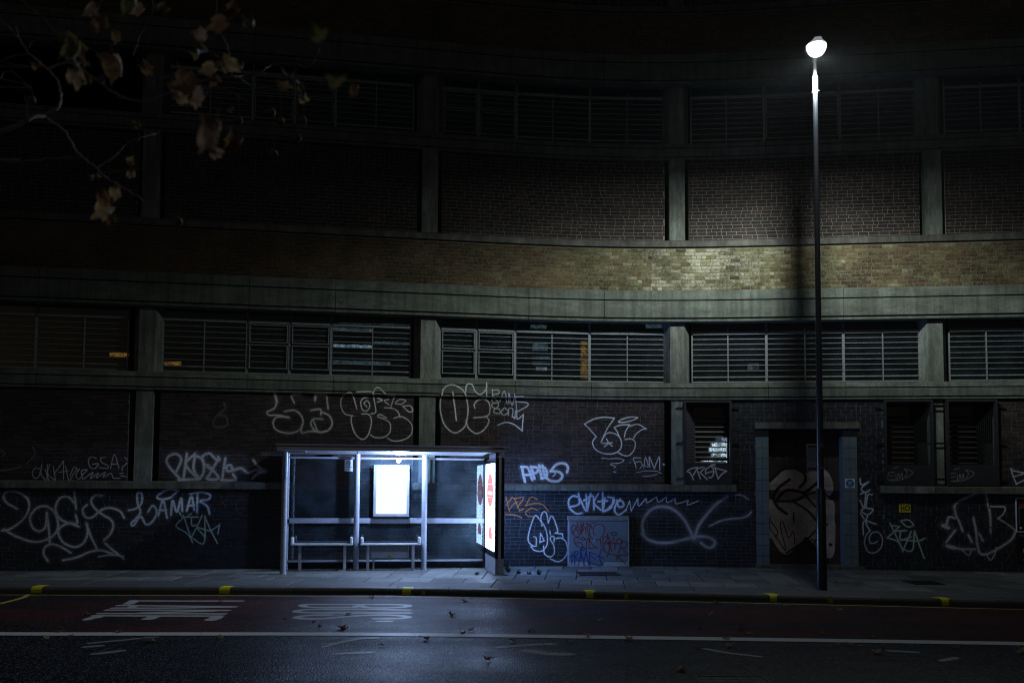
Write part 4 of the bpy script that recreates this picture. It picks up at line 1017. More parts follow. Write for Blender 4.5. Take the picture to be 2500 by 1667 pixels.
graf(Z4, K4, 'sp_orange', 15, [[(530,640),(545,700),(562,770)], [(530,720),(590,640)], [(590,640),(615,660),(640,720),(660,770)], [(560,760),(610,700),(640,690)], [(625,650),(700,645),(640,735)], [(830,660),(770,640),(720,720)], [(720,720),(800,700),(880,710),(935,775)], [(660,770),(700,750)],
 [(830,765),(780,745),(720,780),(740,820),(800,825)], [(530,805),(620,810),(680,835)]], 'orange scrawl on blue-black bricks just right of the shelter')
graf(Z4, K4, 'sp_white', 15, [
 [(800,1018),(820,1030),(820,1090)], [(820,1105),(790,1105),(745,1060),(750,980),(790,850),(815,815),(850,850),(900,920),(925,1010),(920,1100),(870,1155),(800,1145),(770,1110)], [(875,915),(865,830),(890,780),(920,800),(935,885)], [(935,885),(962,820),(990,850),(1025,960),(1003,982)], [(1003,983),(1070,990)], [(1070,990),(1075,1025)], [(860,985),(855,1070)], [(855,1070),(895,1055)], [(895,1055),(862,985)], [(950,965),(955,995)],
 [(990,1065),(990,1020),(965,1015),(955,1040),(990,1110),(990,1180),(950,1210),(900,1180),(890,1110)], [(1010,1035),(1060,1030),(1105,1070),(1120,1150),(1090,1220),(1030,1255),(955,1230)]], 'bright bluish white bubble outline between shelter and cabinet')
graf(Z5, K5, 'sp_blue', 13, [[(940,685),(950,730),(1005,710)], [(1000,710),(950,760),(980,790),(1015,770)], [(945,800),(1000,780)], [(940,850),(970,900),(985,800)], [(985,900),(1000,810),(1030,805)], [(960,900),(1000,910),(1040,920),(1000,960),(950,930),(980,905)], [(945,950),(970,990)], [(965,1110),(970,1010),(1060,1030)], [(1000,960),(985,1020),(1015,1080)]],
 'vertical bluish white tag right of the door')
graf(Z5, K5, 'sp_grey', 11, [[(1010,1090),(985,1120),(975,1180),(1000,1240),(1050,1250),(1100,1210),(1110,1140),(1080,1095),(1030,1100),(1010,1150),(1030,1180),(1070,1165)]], 'grey sprayed spiral below the vertical tag')
graf(Z5, K5, 'sp_green', 13, [[(1170,1025),(1220,1130),(1270,1240)], [(1180,1040),(1240,1050)], [(1240,1050),(1150,1135)], [(1150,1135),(1230,1165),(1270,1220),(1340,1230),(1355,1090)], [(1200,1085),(1295,1080)], [(1250,1090),(1250,1150),(1330,1130)], [(1330,1090),(1270,1230)], [(1360,1090),(1390,1180),(1430,1290)], [(1250,1150),(1380,1160),(1435,1140)], [(1255,1005),(1310,1000),(1350,1040),(1300,1050),(1255,1012)]],
 'pale green tag with a halo under the yellow hydrant plate')
e1 = [[(1205,635),(1160,640),(1155,690),(1200,690)], [(1160,665),(1200,660)], [(1215,650),(1215,690)], [(1225,690),(1235,640),(1245,680),(1260,640),(1265,690)], [(1270,690),(1300,640),(1280,610),(1345,635),(1290,680)], [(1190,605),(1230,595)], [(1180,700),(1260,690)]]
graf(Z5, K5, 'mk_thin', 5.5, e1, 'small thin tag on the guard panel left of the pillar', nfix=.089)
graf(Z5, K5, 'mk_thin', 5.5, [[(a+470, b+8) for a, b in s_] for s_ in e1], 'small thin tag on the guard panel right of the pillar', nfix=.089)
Z6 = (2050, 950); K6 = 3.336
graf(Z6, K6, 'sp_grey', 24, [
 [(930,960),(960,920),(1060,870),(1130,842),(1190,845)], [(1190,845),(1210,940),(1225,1020),(1230,1165)], [(935,950),(945,1020),(970,1070),(1000,1150)], (14, [(1215,955),(1280,955),(1345,960),(1335,1010),(1290,1050)]), (14, [(1290,1050),(1370,1100),(1435,1150)]), [(1435,1150),(1400,1220),(1300,1290),(1200,1340),(1140,1330),(1120,1250)], (40, [(845,1110),(880,1125)]), [(940,1150),(870,1240)], (40, [(880,1275),(930,1290)]), [(930,1290),(1000,1300),(1100,1300)],
 [(1090,1050),(1110,1150),(1120,1260)], [(1050,1190),(1075,1240)], [(1140,1180),(1165,1230)], (14, [(1000,1310),(1050,1350),(1075,1310)]), (14, [(1195,1340),(1225,1390),(1260,1350),(1275,1290)]), [(940,1050),(890,1040),(870,1100)]], 'big grey angular outline near the right edge')
graf(Z6, K6, 'mk_black', 8, [[(870,930),(1000,880),(1190,830),(1220,960)], [(860,1000),(940,1060),(1000,1140)], [(1090,1130),(1130,1150)], [(1060,1180),(1160,1200)], [(1200,1110),(1240,1130)], [(1215,960),(1240,970)]], 'black shadow strokes over the grey angular outline')
graf(Z6, K6, 'sp_blue', 13, [[(1395,645),(1410,700),(1440,770)], [(1440,770),(1500,740)], [(1400,660),(1500,680)], [(1420,710),(1490,690)]], 'bluish tag cut by the right edge above the ledge')
graf(Z6, K6, 'sp_dorange', 18, [[(1340,1270),(1400,1400)], [(1430,1270),(1350,1400)]], 'faint orange X at the lower right')
graf(Z5, K5, 'mk_black', 27, [[(440,600),(510,640),(520,700),(480,750)], [(400,690),(310,760),(272,830)], [(272,830),(310,900),(375,950)], [(300,850),(350,790),(400,770),(500,790),(512,815),(430,852),(300,855)], [(520,790),(620,710)], (16, [(520,810),(620,790),(740,840)]), (20, [(430,860),(540,930),(610,1010)]), (18, [(530,820),(610,910)]), (16, [(690,1030),(600,1080),(540,1140),(380,1250)]), (46, [(530,1150),(610,1240)]), [(250,700),(350,612),(440,600)], (16, [(600,1150),(590,1190),(620,1230)]), (28, [(712,1187),(714,1189)]), (18, [(575,1150),(577,1151)])],
 'thick black curves painted across the doors', nfix=ND+.006)
graf(Z5, K5, 'mk_black', 9, [[(250,980),(250,1060),(300,1130),(370,1230),(330,1050),(350,1015),(390,1130),(430,1090),(440,1180)], [(260,1010),(310,1090),(290,1130)]], 'thin black scribble low on the left door', nfix=ND+.0075)
graf(Z5, K5, 'sp_faint', 14, [[(250,520),(290,500),(310,530)], [(320,545),(340,500)], [(360,480),(380,545),(390,500),(430,490),(440,540)], [(480,490),(485,540),(530,550),(545,500)]], 'faint chalky scrawl at the top of the doors', nfix=ND+.005)
graf((800, 1067), 2.613, 'sp_faint', 6, [[(560,345),(575,335)], [(530,380),(535,400)]], 'tiny scratches on the wall behind the shelter')

# ================================================================== SMALL SIGNS on the wall
def sign_thing(name, label, cat, u, v, n):
    s, z = wall_sz(u, v, n); p = W(s, n, z); h = plan(s)[2]; return thing(name, label, cat, (p.x, p.y, p.z), h)
def lbox(o, name, x0, x1, n0, n1, z0, z1, mat, bev=0, label=None):
    """box in the local frame of a thing: x along, n towards the street"""
    mb = MB(); mb.box(x0, x1, -n1, -n0, z0, z1, M=wmat(o), bev=bev); return mb.build(name, M[mat], o, label=label)
def ldisc(mb, o, cx, cz, r, n, seg=24, th=.002):
    Wm = wmat(o); vs = [Wm @ Vector((cx+r*math.cos(2*math.pi*i/seg), -n, cz+r*math.sin(2*math.pi*i/seg))) for i in range(seg)]
    vs2 = [Wm @ Vector((cx+r*math.cos(2*math.pi*i/seg), -n+th, cz+r*math.sin(2*math.pi*i/seg))) for i in range(seg)]
    mb.add(vs+vs2, [tuple(range(seg))] + [(i, i+seg, (i+1) % seg+seg, (i+1) % seg) for i in range(seg)])
def lring(mb, o, cx, cz, r, w, n, seg=28):
    Wm = wmat(o); vs = []
    for i in range(seg):
        a = 2*math.pi*i/seg
        for rr in (r, r-w): vs.append(Wm @ Vector((cx+rr*math.cos(a), -n, cz+rr*math.sin(a))))
    mb.add(vs, [(2*i, 2*i+1, (2*i+3) % (2*seg), (2*i+2) % (2*seg)) for i in range(seg)])
def ltext(o, text, size, cx, cz, n, mat, name='lettering', align='CENTER', font_off=0.0):
    cu = bpy.data.curves.new(name, 'FONT'); cu.body = text; cu.size = size; cu.align_x = align; cu.align_y = 'CENTER'; cu.extrude = .0006; cu.offset = font_off; cu.resolution_u = 3
    to = bpy.data.objects.new(name, cu); COL.objects.link(to)
    dg = bpy.context.evaluated_depsgraph_get(); dg.update(); me = bpy.data.meshes.new_from_object(to.evaluated_get(dg)); bpy.data.objects.remove(to)
    me.materials.clear(); me.materials.append(M[mat]); ob = bpy.data.objects.new(name, me); COL.objects.link(ob); ob.parent = o
    ob.matrix_local = Matrix.Translation((cx, -n, cz)) @ Matrix.Rotation(R(90), 4, 'X'); WM[ob.name] = wmat(o); return ob
M['blue_disc'] = P('blue_sign_print', (.03, .14, .34), None, .4)
M['sign_yellow'] = P('yellow_sign_face', (.72, .55, .02), (.5, .38, .02), .45, 12)
M['sign_white'] = P('white_sign_face', (.72, .74, .78), None, .3)
M['red_band'] = P('red_notice_band', (.25, .02, .015), None, .5)
o = sign_thing('door_sign', 'small square white sign with blue disc on the right tiled door jamb', 'sign', 2075, 1179.5, .026)
lbox(o, 'plate', -.105, .105, 0, .005, -.105, .105, 'sign_white', .002)
mb = MB(); ldisc(mb, o, 0, 0, .088, .0075); mb.build('blue_disc', M['blue_disc'], o)
for i, w in enumerate((.05, .035, .04)): lbox(o, 'text_line', -w, w, .0078, .0085, .028-.032*i, .038-.032*i, 'sign_white')
o = sign_thing('hydrant_sign', 'small yellow plate with black H on the wall right of the door', 'sign', 2209, 1239.5, .004)
lbox(o, 'plate', -.125, .125, 0, .006, -.10, .10, 'sign_yellow', .02)
for (a, b, c, d_) in ((-.085, -.068, -.075, .075), (-.03, -.013, -.075, .075), (-.068, -.03, -.01, .008)): lbox(o, 'letter_stroke', a, b, .007, .009, c, d_, 'ink')
mb = MB(); lring(mb, o, .055, .0, .058, .02, .0085, 16); mb.build('ring_mark', M['ink'], o)
o = sign_thing('notice_board', 'dark notice board with white frame cut by the right edge', 'notice board', 2510, 1257, .01)
b0 = -.26
for (a, b, c, d_) in ((-.26, -.245, -.37, .37), (.245, .26, -.37, .37), (-.245, .245, .355, .37), (-.245, .245, -.37, -.355)): lbox(o, 'frame', a, b, 0, .03, c, d_, 'white')
lbox(o, 'board', -.244, .244, 0, .02, -.354, .354, 'adframe')
lbox(o, 'red_band', -.19, .19, .021, .024, .19, .24, 'red_band')
for (a, b, c, d_) in ((-.20, .2, .16, .17), (-.2, -.19, -.20, .16)): lbox(o, 'picture_edge', a, b, .021, .024, c, d_, 'steel_frame')
lbox(o, 'small_badge', -.19, -.15, .021, .024, -.30, -.26, 'white')
lbox(o, 'lower_panel', -.24, .24, 0, .015, -1.02, -.38, 'adframe'); ltext(o, 'THE', .08, -.14, -.45, .018, 'steel_frame'); ltext(o, 'O', .09, -.12, -.99, .018, 'steel_frame')
lbox(o, 'pale_patch', -.12, .1, .016, .018, -.82, -.73, 'white')

# ================================================================== UTILITY CABINET
s0, zt_ = wall_sz(1387.5, 1259, .17); s1, _ = wall_sz(1535, 1259, .17)
pc = W((s0+s1)/2, .17, 0); hc = plan((s0+s1)/2)[2]; wd = (s1-s0)/2
cab = thing('utility_cabinet', 'low blue-grey utility cabinet with red and blue scrawl against the wall', 'cabinet', (pc.x, pc.y, 0), hc)
lbox(cab, 'body', -wd+.012, wd-.012, -.165, 0, 0, zt_-.11, 'cabinet', .004)
lbox(cab, 'lid', -wd-.003, wd+.003, -.17, .02, zt_-.105, zt_, 'cap', .01)
lbox(cab, 'door_panel', -wd+.035, wd-.03, .002, .014, .125, zt_-.125, 'cabinet', .003)
lbox(cab, 'edge_strip', -wd, -wd+.03, -.02, .012, .02, zt_-.11, 'cabinet_bare'); lbox(cab, 'edge_strip', wd-.025, wd, -.02, .012, .02, zt_-.11, 'cabinet_bare')
lbox(cab, 'plinth', -wd+.035, wd-.03, .001, .010, .012, .112, 'cabinet_bare', .002)
lbox(cab, 'patch', -.20, .12, .0112, .0116, .04, .11, 'cabinet')
mb = MB(); ldisc(mb, cab, -.10, .60, .014, .022, 12, .01); mb.build('lock', M['white'], cab)
Z7 = (1380, 1240); K7 = 9.8
def cabg(mat, w, strokes, label):
    graf(Z7, K7, mat, w, strokes, label, parent=cab, nfix=.17+.0155)
cabg('mk_red', 24, [[(250,430),(180,400),(145,470),(170,580),(260,680),(320,670),(320,600),(240,470)], [(280,330),(290,420),(220,520),(160,620)], [(290,400),(330,500),(380,620)], [(380,620),(370,340)], [(380,450),(440,350)], [(440,350),(400,560)], [(400,560),(480,450),(490,620)], [(510,340),(540,550),(570,750),(560,960)], [(520,350),(640,480)], [(590,370),(740,340)],
 [(720,635),(670,580),(680,450),(760,390),(850,375),(920,430),(930,550),(870,680),(760,760),(660,740),(590,650),(580,500),(620,400)], [(350,740),(300,700),(220,710),(205,770),(260,880),(360,930),(420,900),(360,820),(230,820)], [(470,740),(420,690),(380,730),(430,770),(480,730),(550,720)], [(500,1040),(500,850),(550,740)], [(570,750),(650,870),(770,940)], [(770,940),(560,960)],
 [(840,750),(860,900),(920,1030)], [(900,850),(900,700),(980,680),(1010,720),(930,850),(930,980),(1000,1080),(1050,1000),(1040,870),(960,820)], [(1000,610),(1060,800),(1110,1030)], [(1150,700),(1140,770),(1010,830),(1180,840)], [(1100,600),(1150,570),(1220,600),(1190,650),(1110,640),(1100,600)], [(1180,980),(1190,850),(1250,740),(1330,740),(1330,830),(1220,840)],
 [(1250,1100),(1350,800)], [(1350,800),(1420,780),(1470,840),(1430,930),(1330,940)], [(1330,940),(1490,1090)], [(980,1160),(1030,1100),(1150,1100),(1240,1150),(1230,1220)], [(1490,1110),(1300,1120),(1250,1150)], [(1250,1150),(1440,1330)]], 'dark red scrawl over the cabinet front')
cabg('mk_blue', 26, [[(95,1150),(200,1130)], [(160,1060),(155,1200),(150,1340)], [(215,1040),(218,1200),(220,1360)], [(210,1040),(300,1030),(290,1100),(220,1150)], [(220,1150),(330,1260),(300,1360)], [(350,1240),(370,1030)], [(370,1030),(420,1240),(450,1360)], [(340,1180),(420,1180)], [(450,1240),(490,1050)], [(490,1050),(560,1360)], [(580,1050),(570,1360)], [(570,1050),(720,1100)], [(590,1130),(720,1220)],
 [(850,980),(820,1180),(880,1350)], [(750,1140),(930,1200)], [(350,980),(440,940),(450,1000),(360,1000)], [(600,1290),(800,1365),(880,1345)]], 'blue scrawl low on the cabinet front')

# ================================================================== BUS SHELTER
SH = thing('bus_shelter', 'lit grey glass bus shelter with a blank white poster and a bright advert panel', 'bus shelter', (-4.79, 19.40, 0), R(9))
def sb(name, x0, x1, y0, y1, z0, z1, mat, parent=SH, bev=.004, **k):
    mb = MB(); mb.box(x0, x1, y0, y1, z0, z1, M=wmat(SH), bev=bev); return mb.build(name, M[mat], parent, **k)
def scyl(name, x, y, z0, z1, r, mat, parent=SH, seg=24, **k):
    mb = MB(); mb.tube([wmat(SH) @ Vector((x, y, z0)), wmat(SH) @ Vector((x, y, z1))], r, seg); return mb.build(name, M[mat], parent, smooth=True, **k)
LX = 4.25
for (x, y, r) in ((0.0, -.93, .060), (1.45, -.20, .060), (2.90, -.20, .060)):
    p_ = scyl('post', x, y, 0, 2.505, r, 'shelter'); mb = MB(); mb.tube([wmat(SH) @ Vector((x, y, z)) for z in (0, .012, .012, .02)], [r*1.25, r*1.25, r*1.05, r*1.02], 24); mb.build('post_collar', M['shelter'], p_, smooth=True)
scyl('post', -.02, .0, 0, 2.505, .035, 'shelter')
sb('rail', .02, LX-.01, -.035, .015, 2.375, 2.415, 'shelter'); sb('rail', .02, LX-.01, -.035, .015, .155, .195, 'shelter')
for a, b in ((.03, 1.40), (1.50, 2.85), (2.95, LX-.01)): sb('back_board', a, b, -.05, -.025, .985, 1.095, 'shelter', bev=.006)
for a, b in ((.03, 1.44), (1.46, 2.89), (2.91, LX-.02)): sb('glass_pane', a, b, -.006, .002, .198, 2.372, 'glass', bev=0)
for x in (1.45, 2.90): sb('mullion', x-.016, x+.016, -.02, .018, .197, 2.372, 'adframe', bev=.002)
sb('side_frame', LX-.045, LX-.012, -.04, .02, .03, 2.40, 'adframe', bev=.002)
# roof
rf = MB(); X0, X1, Y0, Y1 = -.14, 4.50, -1.32, .12
rf.box(X0+.03, X1-.03, Y0+.03, Y1, 2.53, 2.60, M=wmat(SH)); roof = rf.build('roof', M['shelter_dark'], SH)
sb('roof_lip', X0-.03, X1+.02, Y0-.02, Y1+.02, 2.602, 2.635, 'shelter_dark', roof, .006)
sb('fascia', X0, X1, Y0, Y0+.025, 2.505, 2.60, 'shelter_dark', roof, .004); sb('fascia', X0, X1, Y1, Y1+.02, 2.505, 2.60, 'shelter_dark', roof)
sb('fascia', X0, X0+.025, Y0+.027, Y1-.002, 2.505, 2.60, 'shelter_dark', roof); sb('fascia', X1-.025, X1, Y0+.027, Y1-.002, 2.505, 2.60, 'shelter_dark', roof)
for a, b in ((X0+.06, 1.44), (1.46, 2.89), (2.91, X1-.32)):
    mb = MB(); ya, yb = Y0+.028, Y1-.20
    mb.add([wmat(SH) @ Vector(p) for p in ((a, ya, 2.518), (b, ya, 2.518), (b, yb, 2.468), (a, yb, 2.468), (a, ya, 2.528), (b, ya, 2.528), (b, yb, 2.50), (a, yb, 2.50))], [(0,3,2,1),(4,5,6,7),(0,1,5,4),(1,2,6,5),(2,3,7,6),(3,0,4,7)])
    mb.build('ceiling_panel', M['ceiling'], roof)
sb('ceiling_panel', X1-.30, X1-.04, Y0+.05, Y1-.05, 2.500, 2.529, 'shelter_dark', roof, .002)
for x in (.06, ): sb('bracket', x, x+.36, -.98, -.88, 2.47, 2.508, 'shelter', roof)
# name on the fascia, right end
Tm = thing  # noqa
tx = ltext(SH, 'Clear Channel', .062, 4.22, 2.528, -Y0+.002, 'shelter', 'fascia_lettering')
# ceiling lamp
mb = MB(); cx_, cy_ = 2.36, -.78
mb.tube([wmat(SH) @ Vector((cx_, cy_, z)) for z in (2.512, 2.488, 2.480)], [.15, .15, .14], 28); cl = mb.build('ceiling_light', M['shelter'], SH, smooth=True)
M['lens'] = EM('ceiling_lamp_lens', (.74, .86, 1.0), 40)
mb = MB(); mb.tube([wmat(SH) @ Vector((cx_, cy_, z)) for z in (2.4795, 2.462, 2.450)], [.115, .105, .07], 28); mb.build('lens', M['lens'], cl, smooth=True)
sll = bpy.data.lights.new('shelter_lamp_light', 'POINT'); slo = bpy.data.objects.new('shelter_lamp_light', sll); COL.objects.link(slo)
slo.location = wmat(SH) @ Vector((cx_, cy_, 2.37)); sll.shadow_soft_size = .05; sll.energy = 245; sll.color = (.38, .56, 1.0)
# blank lit poster case
px0, px1, pz0, pz1 = 1.80, 2.575, 1.135, 2.25
M['case'] = P('pale_grey_case', (.30, .32, .35), None, .4)
pc_ = sb('poster_case', px0, px1, -.12, -.052, pz0, pz1, 'case', bev=.006, label='white framed poster case with a blank lit sheet')
sb('case_edge', px0-.012, px1+.012, -.115, -.03, pz0-.055, pz0-.002, 'adframe', pc_)
M['poster_lit'] = EM('backlit_blank_poster', (.86, .93, 1.0), 1.15)
mb = MB(); r_ = .03; a0, a1, b0_, b1 = px0+.055, px1-.055, pz0+.055, pz1-.055
ring = []
for (qx, qz, st_) in ((a1-r_, b1-r_, 0), (a0+r_, b1-r_, 90), (a0+r_, b0_+r_, 180), (a1-r_, b0_+r_, 270)):
    for k in range(5): t = R(st_+22.5*k); ring.append(wmat(SH) @ Vector((qx+r_*math.cos(t), -.1225, qz+r_*math.sin(t))))
mb.add(ring, [tuple(range(len(ring)))]); mb.build('poster', M['poster_lit'], pc_)
# no smoking notice
ns = thing('no_smoking_sign', 'small white no smoking notice stuck inside the left shelter pane', 'sign', tuple(wmat(SH) @ Vector((1.262, -.012, 2.235))), R(9))
lbox(ns, 'plate', -.088, .088, 0, .004, -.125, .125, 'sign_white')
mb = MB(); lring(mb, ns, 0, .045, .052, .010, .0055); mb.build('ring_mark', M['red_dk'] if 'red_dk' in M else M['ink'], ns)
mb = MB(); mb.box(-.048, .048, -.006, -.0052, -.005, .005, M=wmat(ns) @ Matrix.Translation((0, 0, .045)) @ Matrix.Rotation(R(40), 4, 'Y')); mb.build('slash', M['ink'], ns)
lbox(ns, 'cigarette', -.028, .022, .0045, .0051, .040, .050, 'ink'); lbox(ns, 'smoke', .018, .024, .0045, .0051, .053, .07, 'ink')
ltext(ns, 'NO SMOKING', .024, 0, -.038, .0055, 'ink', font_off=.0005)
for k in range(2): lbox(ns, 'text_line', -.06, .06, .0045, .0052, -.072-.018*k, -.066-.018*k, 'cap')
# advert panel
AP = (LX, LX+.20, -1.63, 0.0)
apo = sb('advert_panel', AP[0]+.006, AP[1]-.006, AP[2]+.006, AP[3], .335, 2.39, 'adframe', bev=.01, label='black framed double-sided advert lightbox')
sb('panel_plinth', AP[0]+.012, AP[1]-.012, AP[2]+.012, AP[3]-.01, 0, .33, 'bench_leg', bev=.004)
sb('foot_plate', AP[0]-.03, AP[1]+.06, AP[2]-.06, AP[3]-.0, -.01, .012, 'kerb', bev=.004)
sb('end_strip', AP[0]+.073, AP[1]-.073, AP[2]-.012, AP[2]+.004, .02, 2.43, 'bench_leg', apo, .003)
sb('panel_hanger', AP[0]+.06, AP[1]-.06, -1.20, -.2, 2.392, 2.50, 'shelter_dark')
for xx, xa in ((AP[0]-.001, -1), (AP[1]+.001, 1)):
    y0, y1, z0, z1 = AP[2]+.10, AP[3]-.13, .47, 2.285
    m, nt, N, L = newmat('backlit_advert_sheet' + ('' if xa < 0 else '_outer'))
    out = N.new('ShaderNodeOutputMaterial'); e = N.new('ShaderNodeEmission'); L.new(e.outputs[0], out.inputs[0]); e.inputs[1].default_value = 11.0 if xa < 0 else 8.0
    uvn = N.new('ShaderNodeUVMap'); uvn.uv_map = 'UVMap'; nz = N.new('ShaderNodeTexNoise'); nz.inputs['Scale'].default_value = 5
    mp = N.new('ShaderNodeMapping'); mp.inputs['Scale'].default_value = (1.6, .5, 1); L.new(uvn.outputs[0], mp.inputs[0]); L.new(mp.outputs[0], nz.inputs['Vector'])
    rp = N.new('ShaderNodeValToRGB'); rp.color_ramp.elements[0].position = .36; rp.color_ramp.elements[0].color = (.28, .46, .72, 1) if xa < 0 else (.18, .34, .85, 1); rp.color_ramp.elements[1].position = .46; rp.color_ramp.elements[1].color = (.40, .60, 1, 1) if xa < 0 else (.22, .42, 1, 1)
    L.new(nz.outputs[0], rp.inputs[0]); L.new(rp.outputs[0], e.inputs[0])
    q = [(xx, y0, z0), (xx, y1, z0), (xx, y1, z1), (xx, y0, z1)]
    mb = MB(); mb.add([wmat(SH) @ Vector(p) for p in q], [(0, 1, 2, 3)], .5, [(0, 0), (1, 0), (1, 1), (0, 1)]); mb.build('advert_sheet', m, apo)
    if xa < 0:
        def blob(y0, y1, zb, zt, n=10, ww=1.0):
            c = (y0+y1)/2; r = (y1-y0)/2; pts = []
            for k in range(n+1): t = math.pi*k/n; pts.append((c+r*math.cos(t), zt-r*.9+r*.9*math.sin(t)))
            pts += [(c-r*ww, zb+.1), (c-r*ww*.6, zb), (c+r*ww*.6, zb), (c+r*ww, zb+.1)]
            return pts
        for pts in (blob(-1.40, -.34, 1.38, 2.08, ww=.72), blob(-1.25, -.62, .74, .98)):
            mb = MB(); mb.add([wmat(SH) @ Vector((xx-.0012, a, b)) for a, b in pts], [tuple(range(len(pts)))]); mb.build('red_shape', M['red_print'], apo)
        for (ya, yb, za, zb) in ((-1.30, -.44, 1.84, 1.86), (-1.26, -.48, 1.62, 1.70), (-1.24, -.50, 1.56, 1.575)):
            mb = MB(); mb.add([wmat(SH) @ Vector((xx-.0022, a, b)) for a, b in ((ya, za), (yb, za), (yb, zb), (ya, zb))], [(0, 1, 2, 3)]); mb.build('white_stripe', M['poster_lit'], apo)
# benches
def bench(label, x0, x1, legs, heater):
    o = thing('bench', label, 'bench', tuple(wmat(SH) @ Vector(((x0+x1)/2, -.36, 0))), R(9), 'shelter benches')
    hw = (x1-x0)/2
    st = MB(); st.box(-hw, hw, -.14, .14, .545, .57, M=wmat(o), bev=.006); seat = st.build('seat', M['seat'], o)
    rb = MB(); nrib = int(hw*2/.026)
    for i in range(nrib):
        xx = -hw+.06+i*(2*hw-.12)/nrib; rb.box(xx, xx+.012, -.142, .13, .57, .577, M=wmat(o))
    rb.build('seat_ribs', M['seat'], seat, kind='stuff')
    for sx in (-1, 1):
        mb = MB(); mb.box(min(sx*hw, sx*(hw-.06)), max(sx*hw, sx*(hw-.06)), -.14, .12, .572, .71, M=wmat(o), bev=.014); mb.build('armrest', M['seat'], o)
    for lx in legs:
        mb = MB(); mb.box(lx-.03, lx+.03, -.03, .03, 0, .544, M=wmat(o), bev=.004); mb.build('leg', M['bench_leg'], o)
        mb = MB(); mb.box(lx-.02, lx+.02, -.13, .13, .515, .543, M=wmat(o), bev=.003); mb.build('seat_bracket', M['bench_leg'], o)
    if heater:
        mb = MB(); mb.box(-hw+.22, hw-.25, .04, .10, .26, .54, M=wmat(o), bev=.004); h = mb.build('grille_panel', M['bench_leg'], o)
        mb = MB(); n = 46; w = 2*hw-.47
        for i in range(n): xx = -hw+.235+i*(w-.03)/n; mb.box(xx, xx+.009, .030, .041, .39, .535, M=wmat(o))
        mb.build('grille_slots', M['cap'], h, kind='stuff')
        mb = MB(); mb.box(-.055, .055, .031, .0385, .285, .325, M=wmat(o)); mb.build('warning_sticker', M['sign_yellow'], h)
        mb = MB(); mb.box(-.045, -.02, .030, .0312, .292, .318, M=wmat(o)); mb.box(-.01, .045, .030, .0312, .300, .310, M=wmat(o)); mb.build('sticker_print', M['ink'], h)
        mb = MB(); mb.box(-hw+.26, -hw+.30, .12, .16, 0, .26, M=wmat(o)); mb.build('leg', M['bench_leg'], o)
    return o
bench('left shelter bench, open underneath, between the first two posts', .10, 1.385, (-.455, .475), False)
bench('right shelter bench with a ribbed grille panel under the seat', 1.545, 2.82, (-.48, .475), True)

# ================================================================== STREET LAMP
LP = ground(2007, 1440, 0); px_, py_ = LP.x, LP.y
lamp = thing('street_lamp', 'tall black street lamp with a glaring white head at the right', 'street lamp', (px_, py_, 0))
zh = at(2005, 150, py_).z
def ptube(name, zs, rs, mat, parent=lamp, seg=28, lean=0.0, **k):
    mb = MB(); mb.tube([(px_, py_, z) for z in zs], rs, seg); return mb.build(name, M[mat], parent, smooth=True, **k)
z_sw = at(2007, 1192, py_).z
ptube('base_tube', (-.02, .0, z_sw-.03, z_sw), (.088, .088, .083, .062), 'pole')
M['pole_lit'] = P('lit_lamp_post_paint', (.065, .07, .085), (.045, .05, .06), .3, 10)  # lighter copy of the post paint, so the upper tube looks lamplit
ptube('upper_tube', [z_sw-.01+(zh-.61-z_sw)*i/8 for i in range(9)], [.060-.017*i/8 for i in range(9)], 'pole_lit')
ptube('spigot', (zh-.62, zh-.60, zh-.30, zh-.28), (.048, .050, .050, .045), 'lamp_body')
ptube('neck', (zh-.30, zh-.02), (.036, .036), 'lamp_body')
for a in (0, 120, 240):
    mb = MB(); d_ = Vector((math.cos(R(a)), math.sin(R(a)), 0)); b_ = Vector((px_, py_, zh-.56)); mb.tube([b_+d_*.045, b_+d_*.075], .009, 8); mb.build('set_screw', M['lamp_body'], lamp)
lhx, lhy = px_-.13, py_-.52
hd = MB(); Mh = Matrix.Translation((px_, py_, zh+.12)) @ Matrix.Rotation(math.atan2(lhx-px_, -(lhy-py_)), 4, 'Z') 
# head casting: a tapered, rounded shell reaching over the road
secs = []
for k in range(9):
    t = k/8; y = .10 - .80*t; w = .055 + .14*math.sin(math.pi*min(1, t*1.05+.05))**.7; h = .05+.05*math.sin(math.pi*min(1, t+.1)); secs.append((y, w, h))
vs = []; fs = []; m_ = 12
for (y, w, h) in secs:
    for j in range(m_):
        a = math.pi*j/(m_-1); vs.append(Mh @ Vector((w*math.cos(a), y, h*math.sin(a))))
for i in range(len(secs)-1):
    for j in range(m_-1): a = i*m_+j; fs.append((a, a+1, a+m_+1, a+m_))
    fs.append((i*m_+m_-1, i*m_, (i+1)*m_, (i+1)*m_+m_-1))
fs += [tuple(range(m_))[::-1], tuple((len(secs)-1)*m_+j for j in range(m_))]
hd.add(vs, fs); head = hd.build('lamp_head', M['lamp_body'], lamp, smooth=True)
mb = MB(); mb.tube([(px_, py_, zh-.03), (px_, py_, zh+.12)], .045, 16); mb.build('head_joint', M['lamp_body'], lamp, smooth=True)
M['bowl'] = EM('glaring_lamp_bowl', (.86, .94, 1.0), 3.0)
mb = MB(); seg = 24; vs = []; fs = []
for k in range(6):
    t = k/5; rr = math.cos(t*math.pi/2*.96)
    for j in range(seg): a = 2*math.pi*j/seg; vs.append(Mh @ Vector((.178*rr*math.cos(a), -.36+.19*rr*math.sin(a), -.002-.20*math.sin(t*math.pi/2))))
for k in range(5):
    for j in range(seg): fs.append((k*seg+j, k*seg+(j+1) % seg, (k+1)*seg+(j+1) % seg, (k+1)*seg+j))
fs.append(tuple(5*seg+j for j in range(seg))); mb.add(vs, fs); mb.build('lamp_bowl', M['bowl'], head, smooth=True)
